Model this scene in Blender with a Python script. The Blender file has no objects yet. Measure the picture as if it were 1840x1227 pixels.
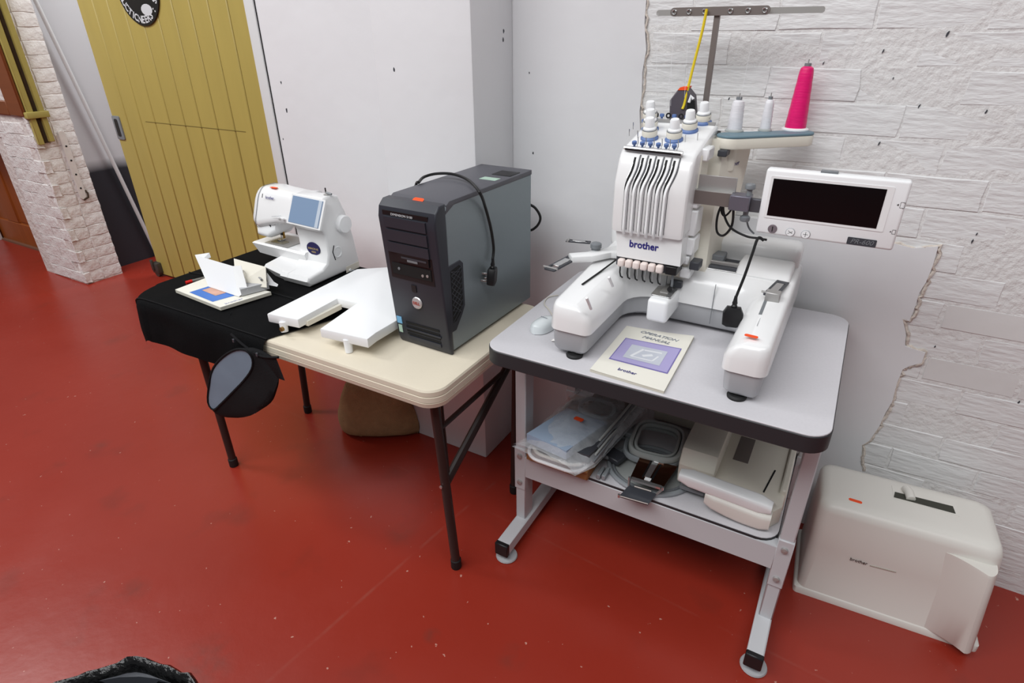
import bpy, bmesh, math, random
from mathutils import Matrix, Vector, noise
random.seed(7)
PI = math.pi
D = bpy.data
COL = bpy.context.scene.collection
SC = bpy.context.scene

# ------------------------------------------------------------------ camera
F_PX, PITCH, YAW, ROLL, HC = 1059.2, .4854, .52436, .009, 1.55
fw = Vector((-math.sin(YAW)*math.cos(PITCH), math.cos(YAW)*math.cos(PITCH), -math.sin(PITCH)))
rt = Vector((math.cos(YAW), math.sin(YAW), 0))
dn = fw.cross(rt)
rr = math.cos(ROLL)*rt + math.sin(ROLL)*dn
dd = -math.sin(ROLL)*rt + math.cos(ROLL)*dn
CAMP = Vector((0, 0, HC))
cam = D.cameras.new('camera'); camo = D.objects.new('camera', cam); COL.objects.link(camo)
cam.sensor_width = 36; cam.lens = 36*F_PX/1840; cam.clip_start = .02
camo.matrix_world = Matrix(((rr.x, -dd.x, -fw.x, 0), (rr.y, -dd.y, -fw.y, 0), (rr.z, -dd.z, -fw.z, HC), (0, 0, 0, 1)))
SC.camera = camo
# ------------------------------------------------------------------ light
SC.view_settings.view_transform = 'Standard'
SC.view_settings.look = 'None'
SC.view_settings.exposure = 0.0
SC.view_settings.gamma = 1
w = D.worlds.new('room_air'); SC.world = w; w.use_nodes = True
w.node_tree.nodes['Background'].inputs[0].default_value = (.95, .97, 1, 1)
w.node_tree.nodes['Background'].inputs[1].default_value = .19
def area(name, loc, size, energy, tgt, col=(1, 1, 1)):
    l = D.lights.new(name, 'AREA'); l.shape = 'RECTANGLE'; l.size, l.size_y = size; l.energy = energy; l.color = col
    o = D.objects.new(name, l); COL.objects.link(o); o.location = loc
    o.rotation_euler = (Vector(tgt)-Vector(loc)).to_track_quat('-Z', 'Y').to_euler()
    return o
area('ceiling_skylight', (-1.5, -1.2, 4.2), (4.0, 1.8), 150, (-1.0, 1.2, .6), (.98, .99, 1))
area('ceiling_strip_light', (1.2, -.2, 3.9), (1.5, .5), 24, (.6, 1.2, .6), (.98, .99, 1))
area('passage_lamp', (-3.6, 3.2, 2.7), (.8, .8), 26, (-4.4, 2.6, .8), (.98, .99, 1))
area('ceiling_strip_light.001', (-4.6, .2, 3.9), (1.5, .5), 75, (-4.2, 1.5, .6), (.98, .99, 1))

# ------------------------------------------------------------------ pixel -> point helpers
def ray(px, py): return rr*((px-920)/F_PX) + dd*((py-613.5)/F_PX) + fw
def A(px, py, x=None, y=None, z=None):
    d = ray(px, py)
    t = ((x-CAMP.x)/d.x if x is not None else (y-CAMP.y)/d.y if y is not None else (z-CAMP.z)/d.z)
    return CAMP + d*t
def AP(px, py, p, n):
    d = ray(px, py); p = Vector(p); n = Vector(n)
    return CAMP + d*((p-CAMP).dot(n)/d.dot(n))

# ------------------------------------------------------------------ materials
def lin(c): return tuple((v/12.92 if v <= .04045 else ((v+.055)/1.055)**2.4) for v in [q/255 for q in c])
MATS = {}
def mat(name, rgb, rough=.5, metal=0., var=0., vs=8., bump=0., bs=40., spec=.5, alpha=1., trans=0., emit=0., coat=0., bdist=.01, stretch=None, ior=1.45):
    if name in MATS: return MATS[name]
    m = D.materials.new(name); m.use_nodes = True; nt = m.node_tree; N = nt.nodes; L = nt.links
    b = N['Principled BSDF']; c = lin(rgb)
    b.inputs['Base Color'].default_value = (*c, 1); b.inputs['Roughness'].default_value = rough
    b.inputs['Metallic'].default_value = metal; b.inputs['Specular IOR Level'].default_value = spec
    b.inputs['Alpha'].default_value = alpha; b.inputs['Transmission Weight'].default_value = trans
    b.inputs['Coat Weight'].default_value = coat; b.inputs['IOR'].default_value = ior
    if emit:
        b.inputs['Emission Color'].default_value = (*c, 1); b.inputs['Emission Strength'].default_value = emit
    tc = N.new('ShaderNodeTexCoord'); co = tc.outputs['Object']
    if stretch:
        mp = N.new('ShaderNodeMapping'); mp.inputs['Scale'].default_value = stretch; L.new(co, mp.inputs[0]); co = mp.outputs[0]
    if var:
        n = N.new('ShaderNodeTexNoise'); n.inputs['Scale'].default_value = vs; n.inputs['Detail'].default_value = 5
        L.new(co, n.inputs['Vector'])
        mx = N.new('ShaderNodeMix'); mx.data_type = 'RGBA'
        mx.inputs[6].default_value = (*[max(0, v*(1-var)) for v in c], 1); mx.inputs[7].default_value = (*[min(1, v*(1+var)) for v in c], 1)
        L.new(n.outputs[0], mx.inputs[0]); L.new(mx.outputs[2], b.inputs['Base Color'])
    if bump:
        n = N.new('ShaderNodeTexNoise'); n.inputs['Scale'].default_value = bs; n.inputs['Detail'].default_value = 6
        L.new(co, n.inputs['Vector'])
        bp = N.new('ShaderNodeBump'); bp.inputs['Strength'].default_value = bump; bp.inputs['Distance'].default_value = bdist
        L.new(n.outputs[0], bp.inputs['Height']); L.new(bp.outputs[0], b.inputs['Normal'])
    MATS[name] = m
    return m

PLASTER = mat('painted plaster', (222, 222, 224), .55, var=.03, vs=3, bump=.12, bs=9, bdist=.02)
BRICK = mat('painted rough brick', (222, 222, 222), .45, var=.03, vs=14, bump=.62, bs=42, bdist=.008, stretch=(.4, 1, 1.5))
BRICKS = mat('painted smooth brick', (216, 215, 214), .45, var=.03, vs=10, bump=.15, bs=30, bdist=.008)
MORTAR = mat('painted mortar', (220, 219, 218), .6, var=.05, vs=25, bump=.7, bs=60, bdist=.008)
RAWEDGE = mat('broken plaster edge', (208, 198, 188), .8, var=.12, vs=60, bump=.6, bs=80)
BRICKL = mat('white brick paint', (224, 220, 218), .5, var=.05, vs=12, bump=.8, bs=26, bdist=.014)
MORTL = mat('white mortar paint', (214, 206, 202), .6, var=.12, vs=22, bump=.6, bs=30, bdist=.02)
YEL = mat('yellow door paint', (174, 156, 84), .45, var=.08, vs=3, bump=.1, bs=60, bdist=.004, stretch=(4, 4, .6))
YELD = mat('yellow rail paint', (166, 152, 84), .5, var=.2, vs=12)
RUST = mat('dark rust', (62, 46, 34), .8, var=.4, vs=30)
WOOD = mat('orange varnished wood', (146, 76, 30), .4, var=.18, vs=6, stretch=(6, 6, .6))
WOODD = mat('varnished frame wood', (120, 66, 34), .45, var=.15, vs=6, stretch=(.6, 6, 6))
PANE = mat('window pane', (170, 172, 170), .1, var=.1, vs=3)
TRIMW = mat('white gloss trim', (216, 217, 217), .4, bump=.05, bs=20)
WHITE = mat('white machine plastic', (236, 236, 236), .25, coat=.3)
WHITE2 = mat('bright white plastic', (240, 241, 242), .3)
CREAMP = mat('aged cream plastic', (228, 223, 210), .35)
COVERP = mat('off-white cover plastic', (226, 223, 216), .38)
GREYP = mat('light grey plastic', (176, 177, 180), .4)
MIDG = mat('mid grey plastic', (120, 124, 128), .4)
DKG = mat('dark grey plastic', (62, 64, 70), .4)
BLK = mat('black plastic', (22, 22, 24), .4)
BLKG = mat('black gloss screen', (9, 9, 11), .08)
SLOT = mat('black slot', (14, 14, 15), .7)
RUBBER = mat('black rubber', (24, 24, 25), .65)
CORD = mat('black cord rubber', (20, 20, 21), .45)
LAM = mat('speckled grey laminate', (206, 204, 208), .42, var=.05, vs=160)
EDGEB = mat('charcoal edge band', (44, 45, 48), .5)
STEELP = mat('grey painted steel', (196, 197, 200), .4)
CHROME = mat('chrome', (205, 205, 205), .2, .85)
STEEL = mat('brushed steel', (178, 176, 174), .42, .55)
STEELD = mat('brown tinted steel', (132, 124, 120), .42, .5)
CREAM = mat('cream moulded plastic', (222, 212, 192), .5, var=.05, vs=6, bump=.08, bs=150, bdist=.003)
LEG = mat('brown-black leg paint', (46, 36, 34), .42)
CLOTH = mat('black quilted fabric', (19, 19, 21), .85, var=.2, vs=20, bump=.35, bs=300, bdist=.004, spec=.25)
LINING = mat('blue grey lining', (122, 140, 156), .6, var=.12, vs=14, spec=.3)
BURLAP = mat('brown burlap', (170, 142, 104), .9, var=.25, vs=30, bump=.7, bs=220, bdist=.008, spec=.2)
ORANGE = mat('orange sticker', (245, 82, 28), .55)
ORANGED = mat('orange sticker print', (190, 50, 20), .55)
PAPER = mat('cream paper', (232, 229, 218), .6)
PAGE = mat('page edges', (205, 200, 186), .8, var=.15, vs=200, stretch=(.1, .1, 8))
PURPLE = mat('purple cover print', (172, 164, 208), .5, var=.08, vs=5)
PURPD = mat('dark purple border', (122, 112, 176), .5)
PHOTOP = mat('grey photo print', (196, 200, 210), .5, var=.12, vs=20)
BLUEC = mat('blue dial plastic', (92, 118, 170), .4)
INK = mat('dark blue ink', (36, 32, 120), .5)
INKG = mat('grey ink', (130, 136, 146), .6)
INKB = mat('black ink', (40, 38, 38), .5)
INKW = mat('silver ink', (205, 207, 210), .5)
TEAL = mat('blue grey tray', (104, 130, 142), .5)
PINK = mat('pink thread', (226, 20, 110), .35, var=.18, vs=1, bump=.3, bs=1, stretch=(40, 40, 420), bdist=.002)
THREADW = mat('white thread', (226, 224, 228), .4, var=.06, vs=1, bump=.3, bs=1, stretch=(40, 40, 420), bdist=.002)
YSTRAP = mat('yellow strap', (222, 196, 30), .5)
TOWER = mat('grey tower metal', (134, 144, 148), .36, .35, bump=.04, bs=300)
TOWERF = mat('charcoal tower plastic', (46, 48, 56), .42)
TOWERT = mat('dark tower top', (84, 84, 90), .5, bump=.12, bs=320, bdist=.002)
LCD = mat('blue grey lcd', (128, 150, 178), .25)
LCDS = mat('pale lcd icons', (190, 200, 212), .3)
CARD = mat('brown cardboard', (150, 106, 66), .8, var=.15, vs=14)
HOOPG = mat('grey hoop plastic', (150, 156, 160), .4)
HOOPC = mat('clear grey hoop', (172, 176, 174), .25)
CUPC = mat('copper reflecting steel', (96, 62, 46), .15, .9)
BAGIN = mat('blue grey card in bag', (150, 168, 190), .5)
BAGP = mat('clear plastic film', (222, 226, 230), .12, alpha=.34, spec=.8, bump=.5, bs=26, bdist=.02)
BINP = mat('black bin liner', (12, 12, 13), .2, bump=.7, bs=24, bdist=.02)
FACEPRINT = mat('skin coloured print', (206, 160, 140), .5, var=.3, vs=30)
BLUEPR = mat('blue cover print', (70, 120, 200), .5, var=.1, vs=10)
RED = mat('red pen cap', (214, 30, 24), .4)
NAVY = mat('navy badge', (34, 30, 80), .35)
GOLD = mat('gold ink', (190, 168, 110), .4)
BLUEST = mat('light blue sticker', (120, 180, 220), .4)
GREENST = mat('pale green label', (170, 196, 180), .5)
GREYBOX = mat('purple grey casing', (82, 76, 84), .45)
PCBG = mat('green connector', (48, 66, 40), .5)
ROPE = mat('white painted pole', (214, 214, 214), .55)

def floor_mat():
    m = D.materials.new('red painted concrete'); m.use_nodes = True; nt = m.node_tree; N = nt.nodes; L = nt.links
    b = N['Principled BSDF']; tc = N.new('ShaderNodeTexCoord'); co = tc.outputs['Object']
    def nz(scale, det=6): n = N.new('ShaderNodeTexNoise'); n.inputs['Scale'].default_value = scale; n.inputs['Detail'].default_value = det; L.new(co, n.inputs['Vector']); return n.outputs[0]
    def ramp(s, a, bb):
        r = N.new('ShaderNodeMapRange'); r.inputs[1].default_value = a; r.inputs[2].default_value = bb; r.clamp = True; L.new(s, r.inputs[0]); return r.outputs[0]
    def mix(f, c1, c2):
        x = N.new('ShaderNodeMix'); x.data_type = 'RGBA'; L.new(f, x.inputs[0])
        for k, c in ((6, c1), (7, c2)):
            if isinstance(c, tuple): x.inputs[k].default_value = (*lin(c), 1)
            else: L.new(c, x.inputs[k])
        return x.outputs[2]
    def mul(a, k):
        x = N.new('ShaderNodeMath'); x.operation = 'MULTIPLY'; L.new(a, x.inputs[0])
        if isinstance(k, float): x.inputs[1].default_value = k
        else: L.new(k, x.inputs[1])
        return x.outputs[0]
    c = mix(nz(1.6), (138, 38, 24), (156, 52, 38))
    c = mix(mul(ramp(nz(5.0, 8), .60, .74), .35), c, (104, 44, 34))       # scuffed dull patches
    c = mix(mul(ramp(nz(55., 2), .735, .76), .8), c, (196, 150, 136))       # small chips
    for px, py, r_, k in ((776, 1142, .03, .75), (370, 1190, .10, .5), (240, 1060, .06, .4), (180, 800, .05, .35), (920, 1180, .05, .35), (720, 960, .07, .3)):   # scuffed grey stains
        sp_ = A(px, py, z=0); vd = N.new('ShaderNodeVectorMath'); vd.operation = 'DISTANCE'; vd.inputs[1].default_value = sp_; L.new(co, vd.inputs[0])
        c = mix(mul(mul(ramp(vd.outputs['Value'], r_, r_*.3), ramp(nz(18., 6), .35, .65)), k), c, (92, 56, 48))
    sep = N.new('ShaderNodeSeparateXYZ'); L.new(co, sep.inputs[0])
    def line(p, q, wd, k):
        dx, dy = q[0]-p[0], q[1]-p[1]; l = math.hypot(dx, dy); nx, ny = -dy/l, dx/l
        a = N.new('ShaderNodeMath'); a.operation = 'MULTIPLY'; a.inputs[1].default_value = nx; L.new(sep.outputs[0], a.inputs[0])
        e = N.new('ShaderNodeMath'); e.operation = 'MULTIPLY_ADD'; e.inputs[1].default_value = ny; L.new(sep.outputs[1], e.inputs[0]); L.new(a.outputs[0], e.inputs[2])
        s = N.new('ShaderNodeMath'); s.operation = 'SUBTRACT'; s.inputs[1].default_value = nx*p[0]+ny*p[1]; L.new(e.outputs[0], s.inputs[0])
        ab = N.new('ShaderNodeMath'); ab.operation = 'ABSOLUTE'; L.new(s.outputs[0], ab.inputs[0])
        r = ramp(ab.outputs[0], wd, wd*.3)
        return mul(mul(r, ramp(nz(9.), .38, .62)), k)
    p, q = A(720, 1015, z=0), A(885, 870, z=0)
    c = mix(line(p, q, .008, .5), c, (150, 78, 66))                       # slab joint lines
    p, q = A(960, 960, z=0), A(1010, 985, z=0)
    c = mix(line(p, q, .006, .35), c, (150, 70, 58))
    L.new(c, b.inputs['Base Color'])
    b.inputs['Specular IOR Level'].default_value = .5
    r = N.new('ShaderNodeMapRange'); r.inputs[3].default_value = .22; r.inputs[4].default_value = .42; L.new(nz(4.), r.inputs[0]); L.new(r.outputs[0], b.inputs['Roughness'])
    bp = N.new('ShaderNodeBump'); bp.inputs['Strength'].default_value = .12; bp.inputs['Distance'].default_value = .01; L.new(nz(12.), bp.inputs['Height']); L.new(bp.outputs[0], b.inputs['Normal'])
    return m
FLOOR = floor_mat()
def sprayed_wall_mat():
    # white wall over a black painted dado with a soft sprayed edge
    m = D.materials.new('white and black sprayed wall'); m.use_nodes = True; N = m.node_tree.nodes; L = m.node_tree.links
    b = N['Principled BSDF']; tc = N.new('ShaderNodeTexCoord'); sep = N.new('ShaderNodeSeparateXYZ'); L.new(tc.outputs['Object'], sep.inputs[0])
    n = N.new('ShaderNodeTexNoise'); n.inputs['Scale'].default_value = 3; L.new(tc.outputs['Object'], n.inputs['Vector'])
    ad = N.new('ShaderNodeMath'); ad.operation = 'MULTIPLY_ADD'; ad.inputs[1].default_value = .05; L.new(n.outputs[0], ad.inputs[0]); L.new(sep.outputs[2], ad.inputs[2])
    mr = N.new('ShaderNodeMapRange'); mr.inputs[1].default_value = .715; mr.inputs[2].default_value = .80; L.new(ad.outputs[0], mr.inputs[0])
    mx = N.new('ShaderNodeMix'); mx.data_type = 'RGBA'; mx.inputs[6].default_value = (*lin((44, 46, 52)), 1); mx.inputs[7].default_value = (*lin((206, 206, 208)), 1)
    L.new(mr.outputs[0], mx.inputs[0]); L.new(mx.outputs[2], b.inputs['Base Color']); b.inputs['Roughness'].default_value = .5
    return m
SPRAY = sprayed_wall_mat()

# ------------------------------------------------------------------ mesh builder
class MB:
    def __init__(s): s.bm = bmesh.new()
    def _xf(s, vs, M):
        if M is not None: bmesh.ops.transform(s.bm, matrix=M, verts=vs)
    def box(s, a, b, bev=0., seg=2, M=None):
        a, b = [min(p, q) for p, q in zip(a, b)], [max(p, q) for p, q in zip(a, b)]
        r = bmesh.ops.create_cube(s.bm, size=1); vs = r['verts']
        for v in vs: v.co = Vector([a[i]+(v.co[i]+.5)*(b[i]-a[i]) for i in range(3)])
        if bev:
            es = list({e for v in vs for e in v.link_edges})
            q = bmesh.ops.bevel(s.bm, geom=es, offset=bev, segments=seg, profile=.5, affect='EDGES', clamp_overlap=True)
            vs = list({v for f in q['faces'] for v in f.verts} | {v for v in vs if v.is_valid})
            vs = s._island(vs)
        s._xf(vs, M); return s
    def _island(s, vs):
        seen = set(vs); st = list(vs)
        while st:
            v = st.pop()
            for e in v.link_edges:
                o = e.other_vert(v)
                if o not in seen: seen.add(o); st.append(o)
        return list(seen)
    def prism(s, pts, ax, a, b, bev=0., seg=2, M=None):
        # polygon in the plane across axis ax (x: pts are (y,z); y: (x,z); z: (x,y)), extruded a..b
        def P(p, t): return (t, p[0], p[1]) if ax == 'x' else (p[0], t, p[1]) if ax == 'y' else (p[0], p[1], t)
        lo = [s.bm.verts.new(P(p, a)) for p in pts]; hi = [s.bm.verts.new(P(p, b)) for p in pts]
        n = len(pts); fs = [s.bm.faces.new(lo), s.bm.faces.new(list(reversed(hi)))]
        for i in range(n): fs.append(s.bm.faces.new((lo[i], hi[i], hi[(i+1) % n], lo[(i+1) % n])))
        bmesh.ops.recalc_face_normals(s.bm, faces=fs)
        vs = lo+hi
        if bev:
            es = list(fs[0].edges)+list(fs[1].edges)
            q = bmesh.ops.bevel(s.bm, geom=es, offset=bev, segments=seg, profile=.5, affect='EDGES', clamp_overlap=True)
            vs = s._island([v for f in q['faces'] for v in f.verts])
        s._xf(vs, M); return s
    def loft(s, rings, cap=True, closed=True):
        R = [[s.bm.verts.new(p) for p in r] for r in rings]; n = len(R[0]); fs = []
        for a, b in zip(R, R[1:]):
            for i in range(n if closed else n-1): fs.append(s.bm.faces.new((a[i], a[(i+1) % n], b[(i+1) % n], b[i])))
        if cap and closed: fs += [s.bm.faces.new(list(reversed(R[0]))), s.bm.faces.new(R[-1])]
        bmesh.ops.recalc_face_normals(s.bm, faces=fs)
        return s
    def lathe(s, prof, c=(0, 0, 0), n=24, M=None):
        c = Vector(c)
        rings = [[c+Vector((r*math.cos(2*PI*i/n), r*math.sin(2*PI*i/n), z)) for i in range(n)] for r, z in prof]
        if M is not None: rings = [[M @ p for p in r] for r in rings]
        return s.loft(rings)
    def cyl(s, p, q, r, n=16, r2=None):
        p, q = Vector(p), Vector(q); return s.tube([p, q], r, n, r2=r2)
    def tube(s, path, r, n=8, closed=False, r2=None, flat=1.):
        path = [Vector(p) for p in path]; m = len(path); rings = []; up = None
        for i, p in enumerate(path):
            t = (path[(i+1) % m]-path[i-1]) if (closed or 0 < i < m-1) else (path[1]-path[0] if i == 0 else path[-1]-path[-2])
            t.normalize()
            if up is None: up = t.orthogonal().normalized() if flat == 1. else (Vector((0, 0, 1)) if abs(t.z) < .9 else Vector((0, 1, 0)))
            up = (up-t*up.dot(t)).normalized(); sd = t.cross(up)
            rad = r if r2 is None else r+(r2-r)*i/(m-1)
            rings.append([p+(up*math.cos(2*PI*k/n)*flat+sd*math.sin(2*PI*k/n))*rad for k in range(n)])
        if closed: rings.append(rings[0]); return s._closedloft(rings)
        return s.loft(rings)
    def _closedloft(s, rings):
        R = [[s.bm.verts.new(p) for p in r] for r in rings[:-1]]; n = len(R[0]); fs = []
        for a, b in zip(R, R[1:]+R[:1]):
            for i in range(n): fs.append(s.bm.faces.new((a[i], a[(i+1) % n], b[(i+1) % n], b[i])))
        bmesh.ops.recalc_face_normals(s.bm, faces=fs); return s
    def grid(s, fn, nu, nv):
        V = [[s.bm.verts.new(fn(i/nu, j/nv)) for j in range(nv+1)] for i in range(nu+1)]
        for i in range(nu):
            for j in range(nv): s.bm.faces.new((V[i][j], V[i+1][j], V[i+1][j+1], V[i][j+1]))
        return s
    def build(s, name, m, parent=None, ang=38, M=None, fix=False):
        bm = s.bm
        if fix: bmesh.ops.recalc_face_normals(bm, faces=bm.faces)
        bm.normal_update(); ca = math.cos(math.radians(ang))
        for f in bm.faces: f.smooth = True
        for e in bm.edges:
            if len(e.link_faces) == 2 and e.link_faces[0].normal.dot(e.link_faces[1].normal) < ca: e.smooth = False
        me = D.meshes.new(name); bm.to_mesh(me); bm.free(); me.materials.append(m)
        return link(name, me, parent)
def link(name, me, parent=None):
    o = D.objects.new(name, me); COL.objects.link(o)
    if parent is not None: adopt(o, parent)
    return o
def wloc(o):
    v = o.location.copy()
    while o.parent is not None: o = o.parent; v += o.location if o.type == 'EMPTY' else Vector((0, 0, 0))
    return v
def adopt(o, parent):
    o.parent = parent
    root = parent
    while root.parent is not None: root = root.parent
    if parent is root: o.matrix_parent_inverse = Matrix.Translation(-root.location)
def thing(name, label, cat, loc, group=None):
    o = D.objects.new(name, None); COL.objects.link(o); o.location = loc; o.empty_display_size = .05
    return tag(o, label, cat, group)
def tag(o, label, cat, group=None):
    o['label'] = label; o['category'] = cat
    if group: o['group'] = group
    return o
def struct(o): o['kind'] = 'structure'; return o
def lab(o, label): o['label'] = label; return o
def bx(name, a, b, m, parent=None, bev=0., seg=2, M=None): return MB().box(a, b, bev, seg, M).build(name, m, parent)
def text(name, s, m, size, loc, xdir, ydir, parent, ext=.0003, bold=0., shear=0., width=None):
    cu = D.curves.new(name, 'FONT'); cu.body = s; cu.size = size; cu.extrude = ext; cu.offset = bold; cu.shear = shear
    cu.align_x = 'CENTER'; cu.align_y = 'CENTER'; cu.resolution_u = 3
    o = D.objects.new(name, cu); COL.objects.link(o)
    dg = bpy.context.evaluated_depsgraph_get(); me = D.meshes.new_from_object(o.evaluated_get(dg))
    D.objects.remove(o)
    X = Vector(xdir).normalized(); Y = Vector(ydir); Y = (Y-X*Y.dot(X)).normalized(); Z = X.cross(Y); L = Vector(loc)
    k = 1.
    if width:
        xs = [v.co.x for v in me.vertices]; k = width/(max(xs)-min(xs))
    me.transform(Matrix(((X.x*k, Y.x, Z.x, L.x), (X.y*k, Y.y, Z.y, L.y), (X.z*k, Y.z, Z.z, L.z), (0, 0, 0, 1))))
    me.materials.clear(); me.materials.append(m)
    return link(name, me, parent)
def frame(X, Y, L):
    X = Vector(X).normalized(); Y = Vector(Y); Y = (Y-X*Y.dot(X)).normalized(); Z = X.cross(Y); L = Vector(L)
    return Matrix(((X.x, Y.x, Z.x, L.x), (X.y, Y.y, Z.y, L.y), (X.z, Y.z, Z.z, L.z), (0, 0, 0, 1)))
def rrect(x0, y0, x1, y1, r, n=5):
    o = []
    for cx, cy, a in ((x1-r, y1-r, 0), (x0+r, y1-r, 90), (x0+r, y0+r, 180), (x1-r, y0+r, 270)):
        for k in range(n+1): t = math.radians(a+90*k/n); o.append((cx+r*math.cos(t), cy+r*math.sin(t)))
    return o
def rotz(a, c): return Matrix.Translation(c) @ Matrix.Rotation(a, 4, 'Z') @ Matrix.Translation(-Vector(c))
def spline(pts, n=8, closed=False):
    pts = [Vector(p) for p in pts]; o = []; m = len(pts)
    for i in range(m if closed else m-1):
        p0, p1, p2, p3 = (pts[(i-1) % m], pts[i], pts[(i+1) % m], pts[(i+2) % m]) if closed else (pts[max(i-1, 0)], pts[i], pts[i+1], pts[min(i+2, m-1)])
        for k in range(n):
            t = k/n; o.append(.5*((2*p1)+(p2-p0)*t+(2*p0-5*p1+4*p2-p3)*t*t+(3*p1-p0-3*p2+p3)*t**3))
    if not closed: o.append(pts[-1])
    return o
def sticker(parent, M, w=.03, h=.011):
    # orange lot sticker with nibbled ends, lying in the XY plane of M
    pts = [(-w/2, -h*.25), (-w*.4, -h/2), (w*.4, -h/2), (w/2, -h*.25), (w/2, h*.25), (w*.4, h/2), (-w*.4, h/2), (-w/2, h*.25)]
    s = MB().prism(pts, 'z', 0, .0006, M=M).build('lot_sticker', ORANGE, parent); s['label'] = 'orange lot sticker'
    return s

W = 1.845
# ================================================================== SETTING
fl = MB().box((-13, -5, -.05), (6, 6, 0)).build('floor', FLOOR); struct(fl)
# ---- main wall
wall = MB().box((-2.30, W+.0094, 0), (3.2, W+.3, 3.0)).build('wall_back', MORTAR); struct(wall)
ragged = [A(px, py, y=W) for px, py in ((1160, -60), (1161, 0), (1158, 40), (1161, 90), (1154, 130), (1153, 170), (1149, 200), (1152, 300), (1150, 345))]
ragged2 = [A(px, py, y=W) for px, py in ((1545, 428), (1600, 436), (1640, 446), (1686, 443), (1676, 478), (1664, 507), (1652, 526), (1644, 552), (1634, 577), (1622, 574), (1628, 600), (1626, 622), (1663, 634),
           (1656, 652), (1634, 658), (1622, 664), (1612, 688), (1603, 722), (1590, 744), (1580, 766), (1562, 792), (1549, 800), (1545, 828), (1550, 850))]
pts = [(-2.24, 0), (-2.24, 3.0), (ragged[0].x, 3.0)]+[(p.x, p.z) for p in ragged]
pts += [(-.575, 1.045), (-.30, 1.05), (-.05, 1.055)]+[(p.x, p.z) for p in ragged2]+[(.22, .2), (.21, 0)]
pl = MB().prism(pts, 'y', W, W+.03).build('plaster_skim', PLASTER, wall)
for nm, rg in (('broken_edge', ragged), ('broken_edge', ragged2)):
    g = MB(); path = []
    for i, (p, q) in enumerate(zip(rg, rg[1:])):
        for k in range(5):
            c = p.lerp(q, k/5); path.append(Vector((c.x+random.uniform(-.004, .006)+.003, W+.006+random.uniform(-.002, .003), c.z+random.uniform(-.003, .003))))
    g.tube(path, .0035 if rg is ragged else .005, 6); g.build(nm, RAWEDGE, wall)
# ---- bricks of the bare stretch, one object each, six shared shapes
def brick_shapes(n, L, H, T, j, m):
    out = []
    for k in range(n):
        g = MB(); r = bmesh.ops.create_cube(g.bm, size=1)
        bmesh.ops.subdivide_edges(g.bm, edges=[e for e in g.bm.edges], cuts=1, use_grid_fill=True)
        for v in g.bm.verts:
            e = abs(abs(v.co.x)-.5) < 1e-4 or abs(abs(v.co.z)-.5) < 1e-4
            v.co = Vector((v.co.x*L, v.co.y*T, v.co.z*H))
            v.co += Vector((random.uniform(-j, j)*.8, random.uniform(-j, j)*.35, random.uniform(-j, j)*.5))
        fr_ = [f for f in g.bm.faces if f.normal.y < -.9 or all(v.co.y < 0 for v in f.verts)]
        ed = [e for f in fr_ for e in f.edges if sum(h in fr_ for h in e.link_faces) == 1]
        bmesh.ops.bevel(g.bm, geom=list(set(ed)), offset=.003, segments=1, affect='EDGES')
        for f in g.bm.faces: f.smooth = True
        for e in g.bm.edges:
            if len(e.link_faces) == 2 and e.link_faces[0].normal.dot(e.link_faces[1].normal) < .9: e.smooth = False
        me = D.meshes.new('brick'); g.bm.to_mesh(me); g.bm.free(); me.materials.append(m); out.append(me)
    return out
BL, BH = .222, .0819
rough = brick_shapes(8, .217, .0765, .05, .004, BRICK); smooth = brick_shapes(2, .212, .070, .05, .0012, BRICKS)
halfb = brick_shapes(2, .103, .066, .05, .003, BRICK)
def in_plaster(x, z):
    if x < -.60: return True
    if z < 1.03 and x < .10: return True
    if z < .3 and x < .12: return True
    return False
def brick(me, loc, parent, rz=0):
    o = D.objects.new('brick', me); COL.objects.link(o); o.parent = parent; o.location = loc; o.rotation_euler = (random.uniform(-.012, .012), random.uniform(-.008, .008), rz+random.uniform(-.008, .008)); return o
for r in range(24):
    z = -.013+BH*(r+.5); off = BL/2 if r % 2 else 0
    for k in range(-3, 8):
        x = .401-3*BL+off+k*BL
        if in_plaster(x, z) or x > 1.35: continue
        me = random.choice(rough)
        if (r, k) in ((8, 3), (12, 3), (12, 4), (10, 3), (8, 4)): me = smooth[k % 2]
        brick(me, (x, W+.0335+random.uniform(-.0018, .0018), z), wall)
struct(MB().box((-1.430, 1.603, 0), (-1.054, W, 3.0), .006, 2).build('wall_pillar', PLASTER))
# little chips and marks on the plaster
def chip(px, py, y, r, parent, x=None):
    c = A(px, py, y=y) if x is None else A(px, py, x=x)
    n = 7; pts = [(c.x+math.cos(2*PI*i/n)*r*random.uniform(.5, 1.1)*.8, c.z+math.sin(2*PI*i/n)*r*random.uniform(.6, 1.4)) for i in range(n)]
    if x is None: MB().prism(pts, 'y', y-.0006, y+.002).build('paint_chip', DKG, parent)
    else:
        pts = [(c.y+p[0]-c.x, p[1]) for p in pts]; MB().prism(pts, 'x', x-.002, x+.0006).build('paint_chip', DKG, parent)
for px, py, r in ((708, 125, .006), (679, 51, .003), (505, 148, .006), (515, 198, .009), (509, 250, .004), (951, 131, .003), (958, 275, .004)): chip(px, py, W if px > 900 or px < 690 else 1.603, r, wall)
for px, py, r in ((905, 56, .006), (904, 72, .006)): chip(px, py, 0, r, wall, x=-1.054)
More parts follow.
